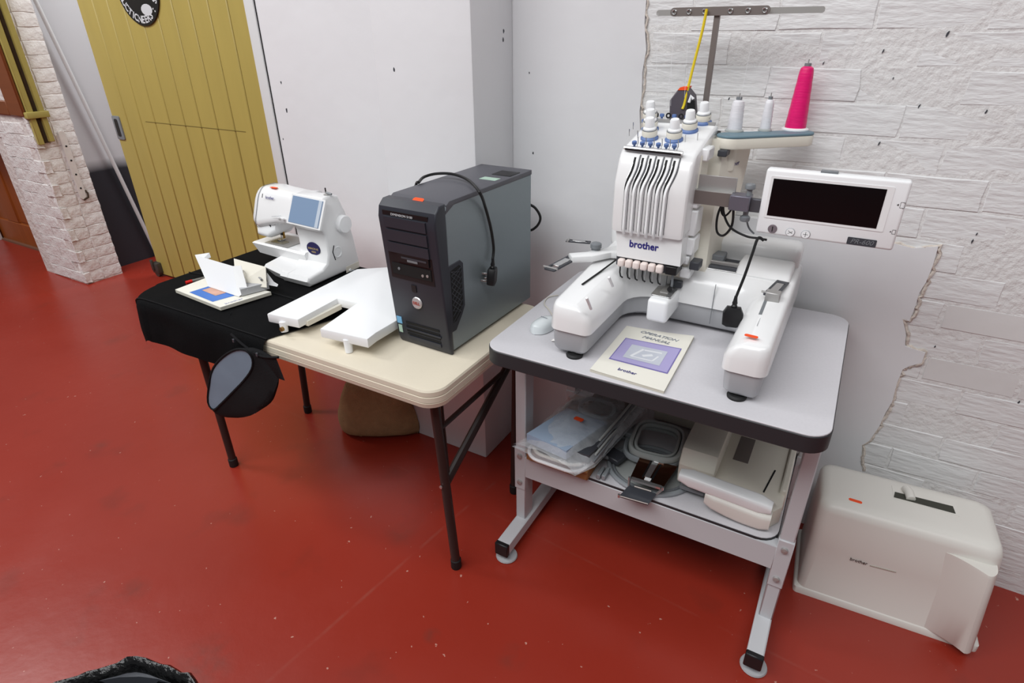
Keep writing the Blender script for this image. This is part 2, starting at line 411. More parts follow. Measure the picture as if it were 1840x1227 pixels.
# dark pits in the brickwork
for px, py, r in ((1703, 60, .010), (1605, 140, .005), (1652, 190, .008), (1587, 92, .007), (1772, 200, .008), (1562, 199, .007), (1580, 257, .008), (1755, 420, .006), (1747, 433, .008), (1680, 622, .006), (1760, 345, .005), (1480, 113, .006), (1310, 178, .008), (1830, 722, .008)):
    r *= .6; c = A(px, py, y=W+.011); MB().prism([(c.x+math.cos(i)*r*random.uniform(.25, .5)+.25*r*math.sin(i), c.z+math.sin(i)*r*random.uniform(.7, 1.5)) for i in range(6)], 'y', W+.007, W+.014).build('pit', DKG, wall)

# ---- doorway trim, plank door, passage
t1 = struct(MB().box((-2.30, W-.008, 0), (-2.243, W+.06, 3.0), .004).build('trim_1', TRIMW))
MB().box((-2.243, W-.002, 0), (-2.238, W+.03, 3.0)).build('gap_line', SLOT, t1)
DY = 2.205
door = MB().box((-4.20, DY+.012, .02), (-2.45, DY+.05, 2.25)).build('door_1', RUST); struct(door)
xs = -4.222; wd = [.165]+[.147]*11
for i, q in enumerate(wd):
    g = MB().box((xs+.0025, DY, .012), (xs+q-.0025, DY+.03, 2.26), .005, 1); g.build('plank', YEL, door); xs += q
cr = MB().box((-3.86, DY-.0012, 1.071), (-2.94, DY+.004, 1.0745)).build('crack', mat('door crack', (112, 98, 44), .7), door)
c0, c1 = A(199, 208, y=DY), A(222, 252, y=DY)
hp = MB().prism(rrect(-4.215, .945, -4.135, 1.09, .012), 'y', DY-.008, DY+.004, .003).build('handle_plate', MIDG, door)
MB().prism(rrect(-4.195, .965, -4.158, 1.072, .012), 'y', DY-.0095, DY-.002).build('finger_recess', BLK, hp)
g = MB().box((-4.235, DY-.035, .028), (-4.165, DY+.02, .105), .006); g.box((-4.222, DY-.045, .05), (-4.20, DY-.03, .13), .004)
g.lathe([(.0, -.016), (.026, -.016), (.028, 0), (.026, .016), (0, .016)], M=Matrix.Translation((-4.20, DY-.012, .029)) @ Matrix.Rotation(PI/2, 4, 'X'))
g.build('roller_bracket', mat('worn grey steel', (92, 88, 84), .5, .7, var=.3, vs=40), door)
sg = thing('round_sign', 'round black sign with white curved lettering on yellow plank door', 'sign', (-3.59, DY-.006, 1.775))
scx, scz, sr = -3.588, 1.775, .188
MB().lathe([(0, -.004), (sr-.002, -.004), (sr, 0), (sr-.002, .004), (0, .004)], n=48, M=Matrix.Translation((scx, DY-.005, scz)) @ Matrix.Rotation(PI/2, 4, 'X')).build('disc', mat('black sign enamel', (26, 25, 24), .4), sg)
for s_, a0, st in (('AUCTIONEERS', -163, 10.2), (': S', -44, 9.0)):
    for i, ch in enumerate(s_):
        if ch == ' ': continue
        a = math.radians(a0+i*st); R_ = sr*.84
        text('lettering', ch, INKW, .050, (scx+R_*math.cos(a), DY-.0098, scz+R_*math.sin(a)), (-math.sin(a), 0, math.cos(a)), (-math.cos(a), 0, -math.sin(a)), sg, bold=.0014)
MB().loft([[Vector((scx+.05+math.cos(t)*.05*k, DY-.0098-.0004*(1-k), scz-.11+math.sin(t)*.028*k)) for t in [2*PI*i/14 for i in range(14)]] for k in (1, .3)]).build('emblem', INKW, sg)
# side passage wall seen through the gap
pw = struct(MB().box((-4.75, 2.095, 0), (-4.65, 4.2, 3.0)).build('wall_passage', SPRAY))
struct(MB().box((-4.75, 4.2, 0), (-2.2, 4.3, 3.0)).build('wall_passage_end', PLASTER))
p0, p1 = A(63, -3, x=-4.60), A(246, 386, x=-4.62)
tag(MB().cyl(A(44, -40, x=-4.60), A(315, 525, x=-4.628), .013, 12).build('leaning_pole', ROPE), 'thin white pole leaning against passage wall behind the yellow door', 'pole')
# ---- brick pier at the left with a brown door and a window
pier = MB().box((-5.05, W+.005, 0), (-4.503, 2.095, 3.0)).build('wall_left', MORTL); struct(pier)
MB().box((-9.5, W+.005, .955), (-5.05, 2.05, 1.10)).build('lintel', MORTL, pier)
lb = brick_shapes(6, .219, .072, .04, .008, BRICKL); lh = brick_shapes(3, .106, .072, .04, .008, BRICKL); js = brick_shapes(5, .122, .072, .03, .008, BRICKL)
for r in range(24):
    z = .008+.0755*(r+.5)
    if z < 1.08:                                     # front face
        x = -4.93+(.11 if r % 2 else 0)
        if r % 2: brick(lh[r % 3], (-4.93+.05+random.uniform(-.02, .01), W+.019, z), pier)
        for k in range(2):
            if x+.11+k*.222 < -4.54: brick(random.choice(lb), (x+.108+k*.222, W+.019, z), pier)
        brick(lh[r % 3], (-4.552, W+.019, z), pier) if (r % 2 == 0) else None
    for k in range(2):                               # jamb face
        brick(random.choice(js), (-4.514, W+.062+k*.125, z), pier, PI/2)
for k in range(20): brick(random.choice(lb), (-5.05-k*.224, W+.019, .99), pier); brick(random.choice(lb), (-4.95-k*.224, W+.019, 1.065), pier)
# brown door in the left wall
struct(MB().box((-9.5, 2.13, 0), (-4.85, 2.2, 3.0)).build('wall_left_back', PLASTER))
d2 = MB().box((-7.3, 2.09, .005), (-4.85, 2.13, .955)).build('door_2', WOOD); struct(d2)
for a, b in (((-7.3, 2.075, .005), (-4.85, 2.1, .19)), ((-5.56, 2.075, .19), (-5.0, 2.1, .955)), ((-6.02, 2.075, .19), (-5.83, 2.1, .955)), ((-6.9, 2.075, .19), (-6.5, 2.1, .955)), ((-7.3, 2.075, .80), (-4.85, 2.1, .955))):
    MB().box(a, b, .006, 1).build('door_rail', WOOD, d2)
for x in (-5.83+.01, -6.5+.01): MB().box((x, 2.084, .2), (x+.25, 2.1, .79), .012, 1).build('door_panel', WOOD, d2)
struct(MB().box((-6.42, 2.0, 0), (-6.22, 2.06, .955), .004).build('trim_2', TRIMW))
struct(MB().box((-7.3, 2.05, 0), (-4.85, 2.09, .012)).build('trim_3', mat('threshold wood', (120, 84, 66), .6)))
# brown framed window above
w1 = MB().box((-9.4, W+.034, 1.19), (-4.66, W+.042, 3.0)).build('window_1', PANE); struct(w1)
for a, b in (((-9.4, W-.010, 1.105), (-4.66, W+.05, 1.19)), ((-4.66, W-.012, 1.105), (-4.484, W+.007, 3.0))): MB().box(a, b, .006, 1).build('window_frame', WOODD, w1)
MB().box((-4.69, W+.02, 1.19), (-4.66, W+.045, 3.0), .003, 1).build('glazing_bead', mat('dark bead', (70, 38, 22), .5), w1)
MB().box((-9.4, W+.02, 1.19), (-4.66, W+.045, 1.205), .003, 1).build('glazing_bead', CREAMP, w1)
# yellow guide rail on the pier corner and the steel flat with holes
gr = thing('guide_rail', 'yellow painted steel channel bolted up the white brick pier', 'rail', (-4.50, W, .94))
MB().box((-4.495, W+.008, .94), (-4.465, W+.040, 3.0), .003, 1).build('flange', YELD, gr)
MB().box((-4.495, W+.070, .95), (-4.465, W+.102, 3.0), .003, 1).build('flange', YELD, gr)
MB().box((-4.500, W+.030, .945), (-4.484, W+.08, 3.0)).build('web', RUST, gr)
MB().box((-4.50, W-.008, 1.095), (-4.452, W+.118, 1.132), .004).build('clamp_strap', YELD, gr)
sb = thing('steel_flat', 'white painted steel flat bar with bolt holes on brick jamb', 'bar', (-4.49, 2.0, .57))
MB().prism(rrect(1.985, .565, 2.025, 1.005, .018), 'x', -4.498, -4.482, .002, 1).build('bar', mat('chipped white steel', (212, 206, 202), .5, var=.1, vs=40), sb)
for z in (.64, .73, .82, .91): MB().lathe([(0, -.001), (.006, -.001), (.006, .001), (0, .001)], n=10, M=Matrix.Translation((-4.4815, 2.005, z)) @ Matrix.Rotation(PI/2, 4, 'Y')).build('bolt_hole', SLOT, sb)
MB().tube([(-4.49, 2.03, .62), (-4.478, 2.034, .60), (-4.478, 2.03, .575), (-4.485, 2.0, .562)], .007, 6).build('rusty_lip', RUST, sb)
# ================================================================== GREY WORK TABLE
ZT = .811
gt = thing('work_table', 'grey laminate work table with charcoal edge and lower shelf', 'table', (-.34, 1.48, 0))
TX0, TX1, TY0, TY1 = -.757, .079, 1.148, 1.815
top = MB().prism(rrect(TX0+.002, TY0+.002, TX1-.002, TY1-.002, .05, 8), 'z', ZT-.006, ZT, .001, 1).build('tabletop', LAM, gt)
MB().prism(rrect(TX0, TY0, TX1, TY1, .052, 8), 'z', ZT-.046, ZT-.003, .002, 1).build('edge_band', EDGEB, top)
for x0, x1 in ((-.751, -.706), (.033, .077)):
    MB().box((x0, 1.178, .028), (x1, 1.80, .075), .004, 1).build('foot_bar', STEELP, gt)
    for y0, y1 in ((1.174, 1.192), (1.786, 1.804)): MB().box((x0-.001, y0, .027), (x1+.001, y1, .076), .003, 1).build('end_cap', BLK, gt)
    xo = x0 if x0 < -.5 else x0+.008
    for y0 in (1.315, 1.70):
        MB().box((xo, y0, .07), (xo+.036, y0+.054, ZT-.044), .003, 1).build('post', STEELP, gt)
        MB().box((xo-.002, y0-.004, .205), (xo+.038, y0+.02, .372), .002, 1).build('bracket_plate', STEELP, gt)
        for z in (.236, .343): MB().lathe([(0, -.008), (.008, -.006), (.009, 0), (0, 0)], n=12, M=Matrix.Translation((xo+.018, y0-.004, z)) @ Matrix.Rotation(-PI/2, 4, 'X') @ Matrix.Scale(1, 4)).build('bolt', STEEL, gt)
    for y in (1.205, 1.765): MB().lathe([(0, 0), (.033, 0), (.036, .004), (.034, .009), (.012, .012), (.010, .03), (0, .03)], c=((x0+x1)/2+(.004), y, 0), n=24).build('levelling_pad', GREYP, gt)
MB().box((-.715, 1.31, .262), (.042, 1.345, .346), .003, 1).build('front_beam', STEELP, gt)
MB().box((-.715, 1.72, .262), (.042, 1.755, .346), .003, 1).build('rear_beam', STEELP, gt)
sh = MB().prism(rrect(-.712, 1.314, .036, 1.78, .05, 6), 'z', .349, .354).build('shelf', LAM, gt)
MB().prism(rrect(-.714, 1.312, .038, 1.782, .052, 6), 'z', .336, .352).build('edge_band', EDGEB, sh)
ZS = .354

# ================================================================== EMBROIDERY MACHINE
em = thing('embroidery_machine', 'white six-needle embroidery machine with side screen on grey table', 'machine', (-.33, 1.5, ZT))
# --- U shaped base
def arc(cx, cy, r, a0, a1, n=6): return [(cx+r*math.cos(math.radians(a0+(a1-a0)*i/n)), cy+r*math.sin(math.radians(a0+(a1-a0)*i/n))) for i in range(n+1)]
def uplan(o=0., f=0., i=None):
    i = o if i is None else i
    L0, L1, R0, R1 = -.588+o, -.478-i, -.165+i, -.068-o
    y0, yb, y1 = 1.20+f, 1.515+i, 1.745-o
    ro, ri = max(.006, .025-o), max(.004, .02-i*.4)
    p = arc(L0+ro, y0+ro, ro, 180, 270, 3)+arc(L1-ri, y0+ri, ri, 270, 360, 3)
    p += arc(L1+.07, yb-.07, .07, 180, 90, 5)+arc(R0-.05, yb-.05, .05, 90, 0, 5)
    p += arc(R0+ri, y0+ri, ri, 180, 270, 3)+arc(R1-ro, y0+ro, ro, 270, 360, 3)
    p += arc(R1-.03, y1-.03, .03, 0, 90, 3)+arc(L0-.02+.03, y1-.03, .03, 90, 180, 3)
    return p
def ring(o, f, z, fn=None, i=None): return [Vector((x, y, z if fn is None else fn(x, y))) for x, y in uplan(o, f, i)]
MB().loft([ring(.018, .016, ZT+.013), ring(.010, .008, ZT+.022), ring(.006, .004, ZT+.078)]).build('lower_base', GREYP, em)
def topz(x, y):
    t = min(1, max(0, (y-1.2)/.06)); return .948+.012*t**.5+(.02*min(1, max(0, (y-1.45)/.15)))
MB().loft([ring(0, 0, ZT+.074), ring(0, .001, ZT+.105, i=.001), ring(.001, .003, 0, lambda x, y: topz(x, y)-.024, i=.008), ring(.003, .006, 0, lambda x, y: topz(x, y)-.010, i=.022), ring(.006, .012, 0, lambda x, y: topz(x, y)-.003, i=.036), ring(.012, .020, 0, topz, i=.044)]).build('upper_base', WHITE, em, ang=50)
for x, y in ((-.522, 1.222), (-.122, 1.225), (-.53, 1.70), (-.12, 1.70)):
    MB().lathe([(0, 0), (.021, 0), (.022, .005), (.018, .009), (.009, .010), (.009, .02), (0, .02)], c=(x, y, ZT), n=20).build('rubber_foot', RUBBER, em)
# seams and guide slots on the legs
MB().tube([A(1046, 511, z=.9635), A(1080, 487, z=.968), A(1111, 464, z=.982)], .003, 6, flat=.5).build('guide_slot', SLOT, em)
MB().box((-.117, 1.30, .958), (-.1165, 1.40, .9608)).build('seam', MIDG, em)
MB().tube([A(1366, 565, z=.9615), A(1380, 530, z=.966)], .004, 6, flat=.4).build('guide_slot', MIDG, em)
for x in (-.385, -.255): MB().box((x-.0006, 1.512, ZT+.03), (x+.0006, 1.516, .955)).build('seam', MIDG, em)
for px, py, px2, py2 in ((1054, 535, 1062, 555), (1094, 498, 1101, 514)):
    MB().tube([A(px, py, x=-.4785), A(px2, py2, x=-.4785)], .0035, 6).build('grip_mark', WHITE2, em)
# --- rear housing with carriage
MB().box((-.30, 1.665, .955), (-.078, 1.765, 1.032), .018, 3).build('rear_housing', WHITE, em)
MB().box((-.615, 1.665, .955), (-.46, 1.765, 1.05), .02, 3).build('rear_housing', WHITE, em)
MB().prism([(1.56, .93), (1.56, .978), (1.60, 1.0), (1.66, 1.0), (1.66, .93)], 'x', -.22, -.085, .01, 3).build('rail_cover', WHITE, em)
MB().box((-.45, 1.575, .972), (-.20, 1.655, .982), .002, 1).build('carriage_rail', DKG, em)
MB().box((-.45, 1.59, .982), (-.19, 1.60, .992), .001, 1).build('rail_strip', STEEL, em)
MB().box((-.45, 1.565, .968), (-.18, 1.575, .978), .001, 1).build('rail_strip', CHROME, em)
MB().box((-.295, 1.60, .982), (-.26, 1.645, 1.005), .003, 1).build('carriage_block', MIDG, em)
# hoop holder arms
g = MB(); g.prism([(-.46, 1.60), (-.56, 1.585), (-.615, 1.49), (-.655, 1.455), (-.632, 1.425), (-.585, 1.46), (-.55, 1.515), (-.46, 1.54)], 'z', .975, .995, .006, 2)
ha = g.build('hoop_arm', WHITE, em)
MB().lathe([(0, 0), (.013, 0), (.013, .006), (.016, .007), (.016, .018), (.012, .021), (0, .021)], c=(-.597, 1.515, .994), n=16).build('thumb_screw', MIDG, ha)
def clip(M, parent):
    g = MB()
    for x in (-.014, .014): g.box((x-.003, -.06, 0), (x+.003, .06, .006), .001, 1, M)
    g.box((-.016, .045, 0), (.016, .062, .005), .001, 1, M); g.box((-.016, -.062, 0), (.016, -.042, .005), .001, 1, M)
    c = g.build('hoop_clip', DKG, parent)
    MB().box((-.010, -.03, .003), (.010, .035, .007), .001, 1, M).build('clip_spring', CHROME, c)
    MB().cyl(M @ Vector((-.024, -.052, .006)), M @ Vector((.02, -.052, .006)), .003, 8).build('clip_pin', STEEL, c)
clip(Matrix.Translation((-.65, 1.40, .978)) @ Matrix.Rotation(-.12, 4, 'Z'), em)
clip(Matrix.Translation((-.68, 1.58, .985)) @ Matrix.Rotation(-1.35, 4, 'Z') @ Matrix.Scale(.6, 4), em)
q0 = A(1392, 540, z=.966)
clip(Matrix.Translation((-.108, 1.50, .976)) @ Matrix.Rotation(-.15, 4, 'Z') @ Matrix.Scale(.9, 4), em)
MB().box((-.125, 1.440, .962), (-.092, 1.466, .988), .002, 1).build('clip_block', STEEL, em)
# --- lower arm and needle plate
arm = MB().box((-.402, 1.405, .862), (-.346, 1.56, .926), .010, 3).build('cylinder_arm', WHITE2, em)
MB().prism(rrect(-.402, 1.43, -.348, 1.50, .006), 'z', .925, .9295, .001, 1).build('needle_plate', CHROME, arm)
MB().box((-.384, 1.455, .9295), (-.363, 1.56, .931)).build('plate_strip', STEEL, arm)
MB().box((-.372, 1.50, .93), (-.340, 1.515, .95), .002, 1).build('plate_clamp', DKG, arm)
# --- centre column
MB().loft([[Vector(p) for p in ((-.43, 1.53, .90), (-.29, 1.53, .90), (-.27, 1.745, .90), (-.43, 1.745, .90))],
           [Vector(p) for p in ((-.43, 1.56, 1.05), (-.30, 1.575, 1.05), (-.275, 1.745, 1.05), (-.43, 1.745, 1.05))],
           [Vector(p) for p in ((-.43, 1.60, 1.26), (-.31, 1.62, 1.26), (-.262, 1.745, 1.26), (-.43, 1.745, 1.26))],
           [Vector(p) for p in ((-.43, 1.60, 1.30), (-.315, 1.62, 1.30), (-.272, 1.745, 1.30), (-.43, 1.745, 1.30))]]).build('column', CREAMP, em)
n_ = Vector((.9, -.35, 0)).normalized()
text('lettering', 'brother', INK, .017, Vector((-.2885, 1.672, 1.232))+n_*.002, (.36, .93, .1), (0, 0, 1), em)
# stacked side panels beside the head
for z0, z1, x1, dy in ((1.262, 1.292, -.318, .02), (1.150, 1.184, -.322, .0), (1.078, 1.144, -.320, 0), (1.026, 1.072, -.318, 0), (.962, .99, -.318, 0), (1.0, 1.022, -.326, 0), (1.20, 1.25, -.332, .02)):
    MB().box((-.35, 1.50+dy, z0), (x1-.004, 1.56+dy, z1), .003, 1).build('side_panel', WHITE2, em)
MB().box((-.43, 1.51, .955), (-.335, 1.60, 1.28), .006, 1).build('head_frame', CREAMP, em)
# --- needle head
def head_prof(s): return [(1.447, 1.010), (1.447, 1.088)]
HX0, HX1 = -.528, -.338
prof_up = [(1.52, 1.088), (1.436, 1.084), (1.432, 1.10), (1.431, 1.19), (1.434, 1.212), (1.452, 1.262), (1.460, 1.275), (1.475, 1.286), (1.50, 1.293), (1.66, 1.330), (1.672, 1.326), (1.672, 1.296), (1.585, 1.262), (1.535, 1.215), (1.522, 1.17)]
head = MB().prism(prof_up, 'x', HX0, HX1, .010, 3).build('head_cover', WHITE, em, ang=30)
MB().loft([[Vector((x0, 1.446, z)), Vector((x1, 1.446, z)), Vector((x1, 1.52, z)), Vector((x0, 1.52, z))] for x0, x1, z in ((-.508, -.338, 1.012), (-.517, -.341, 1.09))]).build('lower_cover', WHITE, head, ang=30)
text('lettering', 'brother', INK, .026, (-.438, 1.4452, 1.052), (1, 0, 0), (0, 0, 1), head, bold=.0006, width=.078)
# slots, fingers and take-up levers down the face
def facey(z):
    P = [(1.084, 1.4345), (1.10, 1.4315), (1.19, 1.4305), (1.212, 1.4335), (1.262, 1.4515), (1.275, 1.4595)]
    for (za, ya), (zb, yb) in zip(P, P[1:]):
        if z <= zb: t = max(0, (z-za)/(zb-za)); return ya+(yb-ya)*t
    return P[-1][1]
for i in range(6):
    x = -.490+i*.0197
    def shift(z): t = min(1, max(0, (z-1.195)/.06)); return .0125*t*t*(3-2*t)
    def strip(x0, wf, pf, z0, z1, n):
        R_ = []
        for k in range(n+1):
            z = z0+(z1-z0)*k/n; y = facey(z); sx = x0+shift(z); w_ = wf(z); p = pf(z)
            R_.append([Vector((sx-w_, y-p, z)), Vector((sx+w_, y-p, z)), Vector((sx+w_, y+.003, z)), Vector((sx-w_, y+.003, z))])
        return MB().loft(R_)
    strip(x-.006, lambda z: .0012+.0022*min(1, max(0, (z-1.19)/.03)), lambda z: .0006, 1.088, 1.270, 28).build('lever_slot', SLOT, head)
    strip(x-.0005, lambda z: .0029, lambda z: .009*min(1, max(.05, (z-1.076)/.012)) if z < 1.19 else max(.0015, .009-.0075*(z-1.19)/.035), 1.078, 1.272, 30).build('lever_guard', WHITE2, head, ang=25)
    strip(x+.0052, lambda z: .0006+.0012*min(1, max(0, (z-1.20)/.03)), lambda z: .0006, 1.092, 1.276, 28).build('guard_slot', DKG, head)
    MB().tube([(x-.009+shift(z_), facey(z_)-d_, z_) for z_, d_ in ((1.222, .006), (1.24, .0035), (1.258, .001))], .0012, 6).build('take_up_lever', CHROME, head)
    # needle clamp, presser foot and needle
    nx = -.493+i*.0209
    cl = MB().box((nx-.0092, 1.432, .988), (nx+.0092, 1.452, 1.009), .005, 3).build('needle_clamp', mat('pinkish white plastic', (232, 218, 212), .35), em)
    MB().tube([(nx-.004, 1.447, .99), (nx-.004, 1.447, .968), (nx, 1.444, .958), (nx+.007, 1.440, .957)], .0022, 6).build('presser_foot', BLK, em)
    MB().cyl((nx+.004, 1.444, .99), (nx+.004, 1.444, .962), .0007, 6).build('needle', CHROME, em)
MB().box((-.512, 1.452, .985), (-.355, 1.51, 1.012), .002, 1).build('needle_bar_case', DKG, em)
MB().box((-.375, 1.445, .985), (-.345, 1.50, 1.008), .002, 1).build('thread_hook_block', BLK, em)
MB().box((-.325, 1.49, .992), (-.300, 1.53, 1.014), .002, 1).build('sensor_block', DKG, em)
MB().tube([(-.358, 1.46, .99), (-.357, 1.465, .955), (-.36, 1.47, .935)], .0035, 6).build('wiper_arm', MIDG, em)
MB().lathe([(0, -.004), (.007, -.004), (.007, .004), (0, .004)], n=14, M=Matrix.Translation((-.36, 1.462, .94)) @ Matrix.Rotation(PI/2, 4, 'X')).build('wiper_knob', BLK, em)
# --- top deck: tension dials, pins, guide bars
TP, TN = Vector((-.43, 1.50, 1.293)), Vector((0, -.037, .16)).normalized()
XA = Vector((1, 0, 0)); YA = TN.cross(XA)
def deck(px, py, h=0): return AP(px, py, TP+TN*h, TN)
def dial(p):
    M = frame(XA, YA, p)
    b = MB().lathe([(0, 0), (.0225, 0), (.0225, .004), (.019, .007), (.018, .010), (0, .010)], n=24, M=M).build('dial_base', BLUEC, em)
    k = MB().lathe([(0, .008), (.0185, .008), (.0195, .012), (.0195, .022), (.0175, .025), (0, .025)], n=24, M=M).build('dial_collar', CREAMP, em)
    MB().lathe([(.0178, .0235), (.0188, .0235), (.0188, .025), (.0178, .025)], n=24, M=M).build('dial_ring', MIDG, k)
    MB().lathe([(0, .024), (.0165, .024), (.0165, .028), (.0125, .0315), (.0115, .050), (.010, .053), (0, .053)], n=24, M=M).build('tension_knob', WHITE2, em)
for px, py in ((1167, 249), (1168, 233), (1168, 218), (1211, 252), (1238.5, 235.5), (1263, 221)): dial(deck(px, py))
b0, b1 = deck(1122, 265, .004), deck(1227, 276, .004)
tb = MB().tube([b0, b1], .0055, 8).build('thread_guide_bar', CHROME, em)
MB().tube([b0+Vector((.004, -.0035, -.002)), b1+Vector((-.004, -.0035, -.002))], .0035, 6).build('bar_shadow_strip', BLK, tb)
for i in range(6):
    p = deck(1140+i*14.3, 262+i*1.25, .006); M = frame(XA, YA, p)
    MB().lathe([(0, 0), (.003, 0), (.003, .004), (.006, .005), (.0062, .011), (.004, .0125), (0, .0125)], n=14, M=M).build('guide_screw', BLUEC, tb)
    MB().tube([p+Vector((.006, 0, -.004)), p+Vector((.009, 0, .008)), p+Vector((.007, .001, .022))], .0011, 5).build('guide_pin', CHROME, tb)
for px, py in ((1131, 244), (1138, 232), (1146, 247), (1231, 255), (1253, 252)):
    p = deck(px, py); MB().cyl(p, p+TN*.018, .0013, 6).build('guide_pin', CHROME, em)
rb0, rb1 = deck(1178, 207, .006), deck(1284, 213, .006)
rear = MB().box((-.50, 1.652, 1.329), (-.345, 1.660, 1.336)).build('rear_guide_plate', STEEL, em)
for i in range(5):
    p = Vector((-.487+i*.0335, 1.655, 1.338))
    MB().lathe([(0, 0), (.003, 0), (.003, .004), (.0062, .005), (.0062, .011), (.004, .0125), (0, .0125)], n=14, c=p).build('guide_screw', BLUEC, rear) if i < 4 else None
    MB().tube([Vector((p.x-.016+math.cos(t)*.0055, 1.655, 1.346+math.sin(t)*.0055)) for t in [2*PI*k/12 for k in range(12)]], .0022, 6, closed=True).build('thread_hook', BLK, rear)
    MB().cyl((p.x-.016, 1.655, 1.330), (p.x-.016, 1.655, 1.341), .0016, 6).build('hook_stem', STEEL, rear)
MB().lathe([(0, -.004), (.006, -.004), (.006, .004), (0, .004)], n=12, M=Matrix.Translation((HX1+.003, 1.665, 1.309)) @ Matrix.Rotation(PI/2, 4, 'Y')).build('side_screw', BLK, em)
# --- thread mast
mp = Vector((-.388, 1.735, 1.26)); m1 = A(1290, 26, y=1.735)
MB().box((m1.x-.008, 1.730, 1.24), (m1.x+.006, 1.742, m1.z), .001, 1).build('mast', STEELD, em)
bz = A(1290, 20, y=1.728).z
e0, e1, e2, e3 = A(1205, 19, y=1.726), A(1385, 15, y=1.726), A(1181, 22, y=1.75), A(1483, 17, y=1.75)
MB().prism(rrect(e0.x, bz-.010, e1.x, bz+.010, .0095, 5), 'y', 1.724, 1.728, .0005, 1).build('thread_bar', STEELD, em)
MB().prism(rrect(e2.x, bz-.008, e3.x, bz+.006, .006, 4), 'y', 1.744, 1.7475).build('rear_thread_bar', mat('pale clear steel', (196, 194, 190), .3, .6), em)
for k in (.045, .2, .36, .62, .79, .95):
    x = e0.x+(e1.x-e0.x)*k; MB().tube([Vector((x+math.cos(t)*.005, 1.722, bz+math.sin(t)*.005)) for t in [2*PI*j/10 for j in range(10)]], .0016, 5, closed=True).build('thread_eyelet', CHROME, em)
THR = mat('pale thread strand', (206, 206, 208), .6)
for px, px2, y2 in ((1209, 1205, 190), (1217, 1197, 195), (1239, 1230, 175), (1182, 1178, 190), (1362, 1330, 178)):
    a = A(px, 24, y=1.726); b = A(px2, y2, y=1.66); MB().tube([a, b], .00035, 3).build('thread_strand', THR, em)
# --- spool tray
tc0, tc1 = Vector((-.300, 1.648)), Vector((-.148, 1.775))
dv = (tc1-tc0).normalized(); an = math.degrees(math.atan2(dv.y, dv.x))
tp = arc(tc0.x, tc0.y, .036, an+90, an+270, 8)+arc(tc1.x, tc1.y, .030, an-90, an+90, 8)
MB().prism(tp, 'z', 1.278, 1.305, .004, 2).build('spool_tray', CREAMP, em)
MB().prism(tp, 'z', 1.304, 1.311, .002, 1).build('tray_mat', TEAL, em)
MB().cyl((-.305, 1.665, 1.22), (-.305, 1.665, 1.28), .022, 16).build('tray_pivot', CREAMP, em)
MB().box((-.318, 1.60, 1.262), (-.295, 1.64, 1.278), .002, 1).build('tray_stop', DKG, em)
# --- screen on its bracket
mon = MB().box((-.182, 1.498, 1.1115), (.107, 1.530, 1.2635), .006, 3).build('control_panel', WHITE2, em)
s0, s1 = A(1391, 325, y=1.4975), A(1582, 416, y=1.4975)
s0, s1 = Vector((-.163, 0, 1.243)), Vector((.065, 0, 1.157))
MB().prism(rrect(s0.x-.006, s1.z-.006, s1.x+.014, s0.z+.006, .003), 'y', 1.4968, 1.499).build('screen_bezel', WHITE, mon)
MB().prism([(s0.x, s1.z), (s1.x, s1.z), (s1.x, s0.z), (s0.x, s0.z)], 'y', 1.4962, 1.4985).build('screen', BLKG, mon)
for px, py, m in ((1388, 411, mat('grey purple button', (120, 110, 116), .4)), (1420, 417, GREYP), (1447.5, 421, GREYP)):
    c = A(px, py, y=1.498)
    b = MB().lathe([(0, -.0018), (.0095, -.0018), (.0105, -.0005), (.0105, .001), (0, .001)], n=24, M=Matrix.Translation((c.x, 1.4978, c.z)) @ Matrix.Rotation(-PI/2, 4, 'X')).build('button', m, mon)
    if m is GREYP:
        MB().lathe([(0, -.0022), (.0088, -.0022), (.0088, .001), (0, .001)], n=24, M=Matrix.Translation((c.x, 1.4976, c.z)) @ Matrix.Rotation(-PI/2, 4, 'X')).build('button_face', WHITE2, b)
        g = MB()
        for sgn in (-1, 1): g.tube([(c.x-.005, 1.4957, c.z+.0035*sgn), (c.x+.005, 1.4957, c.z-.0025*sgn)] if px < 1430 else [(c.x+(.005 if sgn > 0 else 0), 1.4957, c.z+(0 if sgn > 0 else .006)), (c.x-(.005 if sgn > 0 else 0), 1.4957, c.z-(.0 if sgn > 0 else .006))], .0007, 4)
        g.build('button_icon', INKB, b)
    else: MB().box((c.x-.0012, 1.4957, c.z-.006), (c.x+.0012, 1.4962, c.z+.006)).build('button_icon', INKB, b)
c = A(1548, 435, y=1.498)
bd = MB().prism(rrect(c.x-.029, c.z-.0085, c.x+.029, c.z+.0085, .002), 'y', 1.4968, 1.499).build('model_badge', DKG, mon)
text('lettering', 'PR-600', MIDG, .015, (c.x, 1.4966, c.z), (1, 0, 0), (0, 0, 1), bd, shear=.3, width=.046)
for px, py, s in ((1622, 369, .006), (1606, 417, .0045)):
    c = A(px, py, y=1.498); g = MB()
    for a, b in (((-1, -1), (1, -1)), ((1, -1), (1, 1)), ((1, 1), (-1, 1)), ((-1, 1), (-1, -1))): g.tube([(c.x+a[0]*s*.7, 1.4978, c.z+a[1]*s), (c.x+b[0]*s*.7, 1.4978, c.z+b[1]*s)], .0004, 4)
    g.prism([(c.x-s*1.2, c.z-s*.4), (c.x-s*1.2, c.z+s*.4), (c.x-s*1.8, c.z)], 'y', 1.4974, 1.4982); g.build('slot_icon', INKB, mon)
MB().box((-.07, 1.505, 1.263), (-.035, 1.522, 1.268), .001, 1).build('stylus', MIDG, mon)
MB().box((-.34, 1.515, 1.196), (-.245, 1.519, 1.232), .001, 1).build('bracket_plate', STEEL, em)
MB().box((-.345, 1.497, 1.180), (-.250, 1.519, 1.1975), .001, 1).build('bracket_channel', STEEL, em)
